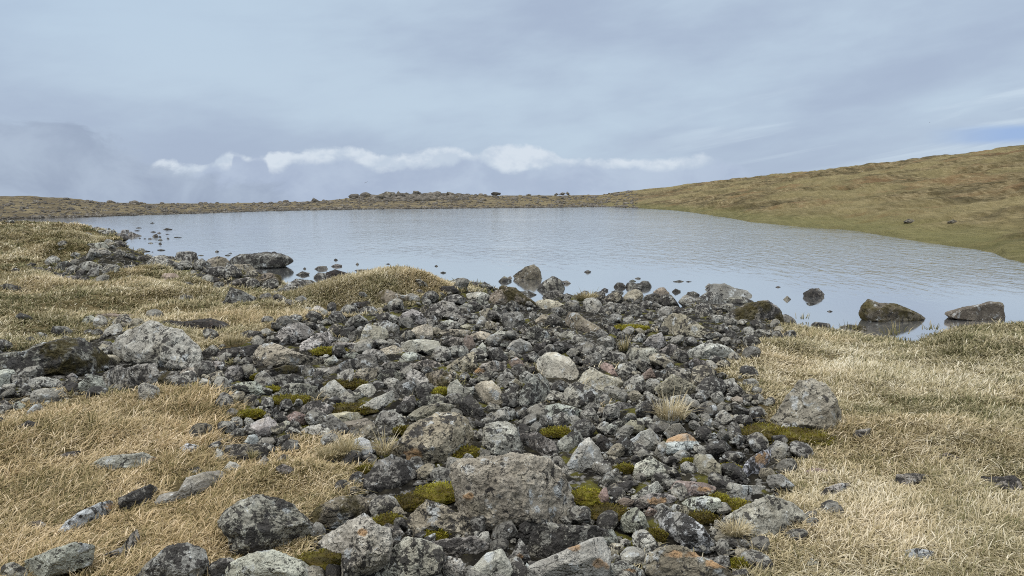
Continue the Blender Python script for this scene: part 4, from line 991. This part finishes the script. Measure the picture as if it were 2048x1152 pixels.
# ------------------------------------------------------------------ rubble between the rocks, and scree along the far shore
def build_rubble():
    rg = np.random.default_rng(5)
    bases = []
    V, Fc = ico(2)
    for k in range(14):
        p = V * rg.uniform(.6, 1.15, 3) * (1.1, 1, .75)
        for _ in range(7):
            n = rg.normal(size=3); n /= np.linalg.norm(n); dd = p @ n; lim = dd.max() * rg.uniform(.6, .85); p = p - np.maximum(dd - lim, 0)[:, None] * n
        p = p + V * (fbm(V * 2.2 + k * 9, 3, .5, k) * 0.16)[:, None]
        bases.append(p)
    BX = np.array([(q['cx'], q['cy'], q['w'] / 2, q['h'] / 2) for q in RK] + [(q[0], q[1], q[2] * .55, q[3] * .55) for q in MOSS])
    def free(px, py, grow):
        ok = np.ones(len(px), bool)
        for cx, cy, w, h in BX: ok &= ((px - cx) / (w * grow)) ** 2 + ((py - cy) / (h * grow)) ** 2 > 1
        return ok
    n = 40000; px = rg.uniform(-60, 2100, n); py = 440 + 740 * rg.uniform(0, 1, n)
    ok = rock_zone(px + rg.normal(0, 16, n), py + rg.normal(0, 9, n)) & free(px, py, .95); px, py = px[ok], py[ok]
    big = []                                                      # blocks first, kept apart from one another
    for a, b in zip(px[:14000], py[:14000]):
        half = rg.uniform(12, 29) * (0.55 + 0.45 * (b - 440) / 700) * 1.15
        if np.all(((BX[:, 0] - a) / (BX[:, 2] + half * .25)) ** 2 + ((BX[:, 1] - b) / (BX[:, 3] + half * .15)) ** 2 > 1) and all(((a - u) / (half + hh)) ** 2 + ((b - v) / (.7 * (half + hh))) ** 2 > .52 for u, v, hh in big):
            big.append((a, b, half))
        if len(big) >= 620: break
    px, py = np.concatenate([[q[0] for q in big], px[:3000]]), np.concatenate([[q[1] for q in big], py[:3000]]); nb = len(big)
    z0 = np.full(len(px), 0.30)
    for _ in range(3):
        x, y = on_level(px, py, z0); z0 = np.maximum(height(x, y), 0.0)
    dep = y * ct + (HCAM - z0) * st_
    half = np.concatenate([[q[2] for q in big], rg.uniform(3, 8, len(px) - nb)]); size = dep / F * half
    keep = (z0 > .06) | (np.arange(len(px)) < nb) & (z0 > .02); idx = np.nonzero(keep)[0]
    vs, fs, col, blk = [], [], [], []; off = 0
    pal = np.array([TONE[k] for k in 'gggggdddpt'])
    Vb, Fb = ico(4)
    for i in idx:
        a = rg.uniform(0, 2 * math.pi); c, s = math.cos(a), math.sin(a); tl = rg.uniform(-.5, .5)
        if i < nb:
            p = Vb * rg.uniform(.75, 1.15, 3) * (1.1, 1.0, .85); p = p * (1 + fbm(p * 1.6 + i * 3.1, 3, .5, i) * .16)[:, None]
            for _ in range(11):
                n_ = rg.normal(size=3); n_ /= np.linalg.norm(n_); dd = p @ n_; lim = dd.max() * rg.uniform(.68, .92); p = p - np.maximum(dd - lim, 0)[:, None] * n_ * .97
            p = (p + Vb * (fbm(p * 4.5 + i, 4, .62, i + 3, True) * .05)[:, None]) * size[i]; Vn, Fn = Vb, Fb
        else: p = bases[i % 14] * size[i]; Vn, Fn = V, Fc
        p = np.stack([p[:, 0] * c - p[:, 1] * s, p[:, 0] * s + p[:, 1] * c, p[:, 2] + tl * p[:, 0]], 1)
        vs.append(p + (x[i], y[i], z0[i] + (0.22 if i < nb else 0.05) * size[i])); fs.append(Fn + off); off += len(Vn)
        col.append(np.tile(pal[rg.integers(len(pal))] * rg.uniform(.6, 1.05), (len(Vn), 1))); blk.append(np.full(len(Vn), rg.uniform(.38, .70)))
    me = new_mesh('rubble', np.concatenate(vs), tris=np.concatenate(fs))
    c4 = np.concatenate(col); c4 = np.concatenate([c4, np.ones((len(c4), 1))], 1)
    at = me.attributes.new('tint', 'FLOAT_COLOR', 'POINT'); at.data.foreach_set('color', c4.astype(np.float32).ravel())
    set_attr(me, 'black', np.concatenate(blk))
    link('rubble', me, M_RUB, 'stuff', 'small broken stones filling the gaps between the boulders')
    print('blocks', nb, 'pebbles', len(idx) - nb)
    # scree
    V1, F1 = ico(1); vs, fs, col, blk = [], [], [], []; off = 0
    n = 3200; az = rg.uniform(-.66, .16, n); df = np.interp(az, *FAR); ds = np.interp(az, SKAZ, SK[:, 2])
    t = rg.uniform(0, 1, n) ** 1.3; r = df + 0.3 + (ds - df) * t * .9
    edge = rg.uniform(0, 1, n) < .30; r = np.where(edge, df + rg.uniform(-.3, .8, n), r)
    crest = np.arange(n) < 440; az = np.where(crest, np.where(np.arange(n) < 330, np.arctan((rg.normal(835, 55, n) - 1024) / F), np.arctan((rg.uniform(180, 1230, n) - 1024) / F)), az)
    ds = np.interp(az, SKAZ, SK[:, 2]); df = np.interp(az, *FAR); r = np.where(crest, ds - rg.uniform(0, 1, n) ** 2 * 26 + 1, r)
    x, y = r * np.sin(az), r * np.cos(az); z = np.maximum(height(x, y), -.02)
    size = rg.uniform(.05, .17, n) * np.where(rg.uniform(0, 1, n) < .06, 2.0, 1) * (r / 90) * np.where(crest, np.where(np.arange(n) < 330, 1.9, 1.3), 1)
    for i in range(n):
        p = V1 * (1 + .35 * (_hash(np.arange(len(V1)), np.full(len(V1), i), np.zeros(len(V1), int), 3)[:, None] - .5)) * size[i] * (1.2, 1.2, .8)
        vs.append(p + (x[i], y[i], z[i] + .05 * size[i])); fs.append(F1 + off); off += len(V1)
        col.append(np.tile(np.array((.13, .115, .095)) * rg.uniform(.6, 1.5), (len(V1), 1))); blk.append(np.full(len(V1), .5))
    me = new_mesh('scree', np.concatenate(vs), tris=np.concatenate(fs))
    c4 = np.concatenate(col); c4 = np.concatenate([c4, np.ones((len(c4), 1))], 1)
    at = me.attributes.new('tint', 'FLOAT_COLOR', 'POINT'); at.data.foreach_set('color', c4.astype(np.float32).ravel())
    set_attr(me, 'black', np.concatenate(blk))
    link('scree', me, M_RUB, 'stuff', 'loose stones strewn over the low far shore')
build_rubble()

# ------------------------------------------------------------------ blades: grass, tufts, moss
def blades(pos, h, w, az, bend, tint, rust, name, root=.22):
    """one mesh of curved tapering blades; az is the way each leans"""
    n = len(pos); tt = np.array([0, .4, .75, 1.0]); ww = np.array([1.0, .85, .5, 0])
    dx, dy = np.cos(az), np.sin(az); out = bend[:, None] * (tt ** 1.6)[None, :] * h[:, None]; up = h[:, None] * (tt[None, :] - .55 * bend[:, None] * tt[None, :] ** 2.2 * np.minimum(bend[:, None], 1.0))
    ta = az + np.pi / 2 + (np.modf(az * 37.7)[0]) * 0.9; sx, sy = np.cos(ta), np.sin(ta)
    P = np.stack([pos[:, 0:1] + dx[:, None] * out, pos[:, 1:2] + dy[:, None] * out, pos[:, 2:3] + up], -1)
    S = np.stack([sx, sy, np.zeros(n)], -1)[:, None, :] * (w[:, None] * ww[None, :] * .5)[..., None]
    v = np.concatenate([np.stack([P[:, k] - S[:, k], P[:, k] + S[:, k]], 1) for k in range(3)] + [P[:, 3:4]], 1)   # 7 per blade
    b = np.arange(n)[:, None] * 7
    q = np.concatenate([b + np.array([0, 1, 3, 2]), b + np.array([2, 3, 5, 4])], 0); t = b + np.array([4, 5, 6])
    me = new_mesh(name, v.reshape(-1, 3), tris=t, quads=q)
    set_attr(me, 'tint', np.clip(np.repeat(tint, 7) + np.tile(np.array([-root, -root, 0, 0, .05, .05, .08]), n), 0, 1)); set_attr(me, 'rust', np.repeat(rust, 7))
    return me

def build_grass():
    rg = np.random.default_rng(11)
    # tussock centres spread over the near land, thinning with distance; each throws out a sheaf of blades
    n = 84000
    r = 2.2 * (60 / 2.2) ** (rg.uniform(0, 1, n) ** 1.08); az = rg.uniform(-.96, .96, n)
    x, y = r * np.sin(az), r * np.cos(az)
    for mx, my, wx, wy, mh in MOUNDS:
        k = int(900 * wx * wy * 3.2 * mh / .3); q, t = np.sqrt(rg.uniform(0, 1, k)) * 1.15, rg.uniform(0, 2 * np.pi, k)
        x = np.concatenate([x, mx + wx * q * np.cos(t)]); y = np.concatenate([y, my + wy * q * np.sin(t)])
    r, az, n = np.hypot(x, y), np.arctan2(x, y), len(x); z = height(x, y)
    dn = np.interp(az, *NEAR); df = np.interp(az, *FAR); px, py, dep = to_pix(x, y, z)
    jx, jy = fbm2(x, y, 1.6, 5, .65, 51) * 80, fbm2(x, y, 1.6, 5, .65, 52) * 42
    sprig = (fbm2(x, y, 1.3, 3, .6, 57) > .34) & (rg.uniform(0, 1, n) < .07)
    ok = (z > 0.05) & (r < 0.5 * (dn + df)) & (~rock_zone(px + jx, py + jy) | sprig) & (px > -800) & (px < 2850) & (py < 1700)
    ok &= fbm2(x, y, 1.9, 4, .6, 61) > -.44 + rg.uniform(-.12, .12, n)          # bare and mossy hollows
    x, y, r, px, py = (a[ok] for a in (x, y, r, px, py)); n = len(x)
    patch = fbm2(x, y, 0.55, 3, .5, 71); patch2 = fbm2(x, y, 2.6, 3, .55, 73)
    ct_ = .53 + .26 * patch + .30 * patch2 + rg.normal(0, .12, n) + .05 * sstep(px, 1400, 1700) - .06 * sstep(r, 24, 40)
    ct_ = np.where(rg.uniform(0, 1, n) < .16 + .25 * (patch < -.10), ct_ - .26, ct_)
    rust = np.clip(.05 + .5 * fbm2(x, y, .8, 3, .5, 77) + .40 * sstep(px, 900, 300) * sstep(py, 740, 800), 0, 1)
    flow = fbm2(x, y, .9, 2, .5, 83) * 4
    sc = rg.uniform(.6, 1.35, n) * (1 + .6 * np.clip(fbm2(x, y, 1.5, 3, .5, 85), -.8, 1)) * np.where(rust > .45, 1.15, 1.0)
    m = 17; k = np.repeat(np.arange(n), m); N = n * m
    a = rg.uniform(0, 2 * np.pi, N); rad = rg.uniform(0, 1, N) ** .7 * (.040 + .0075 * r[k])
    bx, by = x[k] + np.cos(a) * rad, y[k] + np.sin(a) * rad; bz = height(bx, by)
    clear = bz > .03
    for ex, ey, er, eh in EMBED: clear &= ((bx - ex) / er) ** 2 + ((by - ey) / eh) ** 2 > 1
    short = np.ones(N)
    for ex, ey, er, eh in EMBED:
        q2 = ((bx - ex) / (1.6 * er)) ** 2 + ((by - ey + eh) / (2.4 * eh)) ** 2
        short = np.minimum(short, np.where(q2 < 1, .62 + .38 * q2, 1))
    bx, by, bz, a, k, short = (v[clear] for v in (bx, by, bz, a, k, short)); N = len(bx); rk = r[k]
    h = rg.uniform(.028, .072, N) * short * sc[k] * (1 + .040 * rk); w = np.maximum(rg.uniform(.0036, .0074, N), .00105 * rk * rg.uniform(.8, 1.4, N))
    lean = np.where(rg.uniform(0, 1, N) < .62, a + rg.normal(0, .6, N), flow[k] + rg.normal(0, .7, N))
    bend = np.clip(rg.normal(1.0, .36, N), .15, 1.7)
    tint = ct_[k] + rg.normal(0, .15, N) + .28 * (rg.uniform(0, 1, N) < .08)
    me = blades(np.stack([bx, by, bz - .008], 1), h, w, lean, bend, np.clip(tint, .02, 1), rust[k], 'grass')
    link('grass', me, M_GRASS, 'stuff', 'short dry straw-coloured grass over the near ground')
build_grass()

def ground_at(px, py):
    t = hit(np.array(float(px)), np.array(float(py))); d = pix_dir(px, py); x, y = d[0] * t, d[1] * t
    return x, y, max(float(height(np.array([x]), np.array([y]))[0]), 0.0), t
def tuft(px, py, hpx, wpx, n, tint, label, seed, long=0.15):
    rg = np.random.default_rng(seed); x, y, z, t = ground_at(px, py); s = t / F
    a = rg.uniform(0, 2 * np.pi, n); rr = rg.uniform(0, 1, n) ** .6 * wpx * s * .30
    h = rg.uniform(.45, .85, n) * hpx * s * .8; lg = rg.uniform(0, 1, n) < long; h = np.where(lg, h * 1.45, h)
    bend = np.where(lg, rg.uniform(.15, .6, n), rg.uniform(.3, 1.1, n))
    me = blades(np.stack([rr * np.cos(a), rr * np.sin(a) * .7, np.full(n, -.02)], 1), h, np.maximum(rg.uniform(.9, 1.7, n) * s * 1.3, .003), a + rg.normal(0, .4, n), bend, np.clip(tint + rg.normal(0, .13, n), 0, 1), np.full(n, .1), 'grass_tuft')
    link('grass_tuft', me, M_GRASS, label=label, cat='grass tuft', group='grass tufts growing among the rocks', loc=(x, y, z + .05))
tuft(1341, 846, 75, 95, 240, .74, 'pale bleached grass tuft with long bent stems, alone among grey rocks', 1, .2)
tuft(1172, 605, 34, 60, 260, .50, 'bushy yellow-green grass tuft at the water inlet behind the rocks', 2, .05)
tuft(1247, 708, 46, 26, 70, .42, 'thin green grass tuft standing upright in the back rocks', 3, .3)
tuft(768, 918, 66, 48, 110, .66, 'straw tuft with two upright stalks beside the wide brownish boulder', 4, .15)
tuft(694, 920, 62, 70, 300, .52, 'thick tussock of straw blades beside the whitish upright slab', 5, .1)
tuft(660, 925, 46, 80, 260, .55, 'wide low tussock in front of the blotched low rock', 6, .1)
tuft(470, 690, 30, 70, 150, .62, 'dry tuft with tall stalks at the head of the sloping slabs', 7, .3)
tuft(506, 926, 30, 24, 60, .36, 'little green tuft next to the grey triangular stone', 8, .1)
tuft(1470, 1080, 50, 90, 260, .70, 'straw tuft hanging over the ochre-spotted brown boulder', 9, .1)

for k, (a, b, h, w, m) in enumerate([(1700, 664, 26, 70, 26), (1790, 672, 30, 110, 40), (1862, 664, 22, 60, 22), (1606, 642, 20, 50, 14)]):
    tuft(a, b, h, w, m, .30, ('few short dark reed stems in the water behind the grass bank', 'widest sparse stand of reed stems by the mossy brown lake rock', 'thin reed stems between the two large lake rocks', 'loneliest reed stems near the rounded dark mossy boulder')[k], 20 + k, .4)
def moss_cushion(px, py, wpx, hpx, bright, label, seed):
    rg = np.random.default_rng(900 + seed); x, y, z, t = ground_at(px, py + hpx * .42); s = t / F
    V, Fc = ico(4); a, b, c = wpx * s * .64, wpx * s * .50, max(hpx * s * .27, .02)
    k = fbm(V * 2.3 + seed * 7, 4, .55, seed); p = V * (a, b, c) * (1 + .42 * k)[:, None]
    p = p + V * (fbm(V * 9 + seed, 3, .6, seed + 3, True) * .06 * a)[:, None]
    up = V[:, 2] > -.1
    base = new_mesh('moss_cushion', p, tris=Fc)
    set_attr(base, 'tint', np.clip(bright * .62 + .30 * fbm(V * 3.1 + seed, 3, .5, 9), 0, 1)); set_attr(base, 'rust', np.clip(.3 + fbm(V * 2 + 5, 2, .5, 4), 0, 1))
    root = link('moss_cushion', base, M_MOSS, label=label, cat='moss', group='moss cushions between the rocks', loc=(x, y + b * .6, z + c * .15))
    n = int(min(4200, 1500 + wpx * 16)); q = rg.integers(0, len(V), n); q = q[V[q, 2] > -.05]; n = len(q)
    pos = p[q] + rg.normal(0, .006, (n, 3)); aa = np.arctan2(V[q, 1], V[q, 0]) + rg.normal(0, .9, n)
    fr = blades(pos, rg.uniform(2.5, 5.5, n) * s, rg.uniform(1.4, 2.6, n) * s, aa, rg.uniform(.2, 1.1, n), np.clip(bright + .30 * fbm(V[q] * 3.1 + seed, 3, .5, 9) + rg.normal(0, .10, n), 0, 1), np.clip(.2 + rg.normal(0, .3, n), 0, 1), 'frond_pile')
    f = link('fronds', fr, M_MOSS); f.parent = root
for k, a in enumerate(MOSS): moss_cushion(*a, k)

# ------------------------------------------------------------------ two birds over the lake
def bird(px, py, dist, span, bank, label):
    d = pix_dir(px, py); pos = d * dist + (0, 0, HCAM)
    V, Fc = ico(3); p = V * (.09, .30, .085) * span / 1.1; p[:, :2] *= 1
    p[:, 0] *= np.clip(1.0 - .75 * np.abs(p[:, 1]) / (.30 * span / 1.1) * (p[:, 1] < 0), .25, 1)
    root = link('bird', new_mesh('bird', p, tris=Fc), M_BIRD, label=label, cat='bird', group='birds flying over the lake', loc=pos)
    for sg in (-1, 1):
        xs = np.linspace(0, 1, 7); ch = np.array([.20, .22, .20, .16, .12, .07, .01]) * span / 1.1
        z = (.10 * np.sin(xs * 2.4) + .04 * xs) * span * .5; cx = sg * (.04 + xs * .48) * span; cy = (.06 - .18 * xs ** 2) * span
        top = np.concatenate([np.stack([cx, cy + ch * .4, z + .012], 1), np.stack([cx, cy - ch * .6, z + .004], 1), np.stack([cx, cy + ch * .4, z - .006], 1), np.stack([cx, cy - ch * .6, z - .004], 1)])
        q = []
        for k in range(6): q += [(k, k + 1, 8 + k, 7 + k), (14 + k, 21 + k, 22 + k, 15 + k), (k, 14 + k, 15 + k, k + 1), (7 + k, 8 + k, 22 + k, 21 + k)]
        w = link('wing', new_mesh('wing', top, quads=np.array(q)), M_BIRD); w.parent = root
    tp = np.array([(-.03, -.24, .01), (.03, -.24, .01), (.07, -.42, 0), (-.07, -.42, 0), (-.03, -.24, -.01), (.03, -.24, -.01), (.07, -.42, -.012), (-.07, -.42, -.012)]) * span / 1.1
    tl = link('tail', new_mesh('tail', tp, quads=np.array([(0, 1, 2, 3), (7, 6, 5, 4), (0, 4, 5, 1), (1, 5, 6, 2), (2, 6, 7, 3), (3, 7, 4, 0)])), M_BIRD); tl.parent = root
    root.rotation_euler = (0, bank, math.radians(20))
bird(732, 365, 130, .70, math.radians(-26), 'small grey bird with spread wings over the far ridge')
bird(1859, 245, 150, .30, math.radians(10), 'tiny dark bird high above the grassy slope')
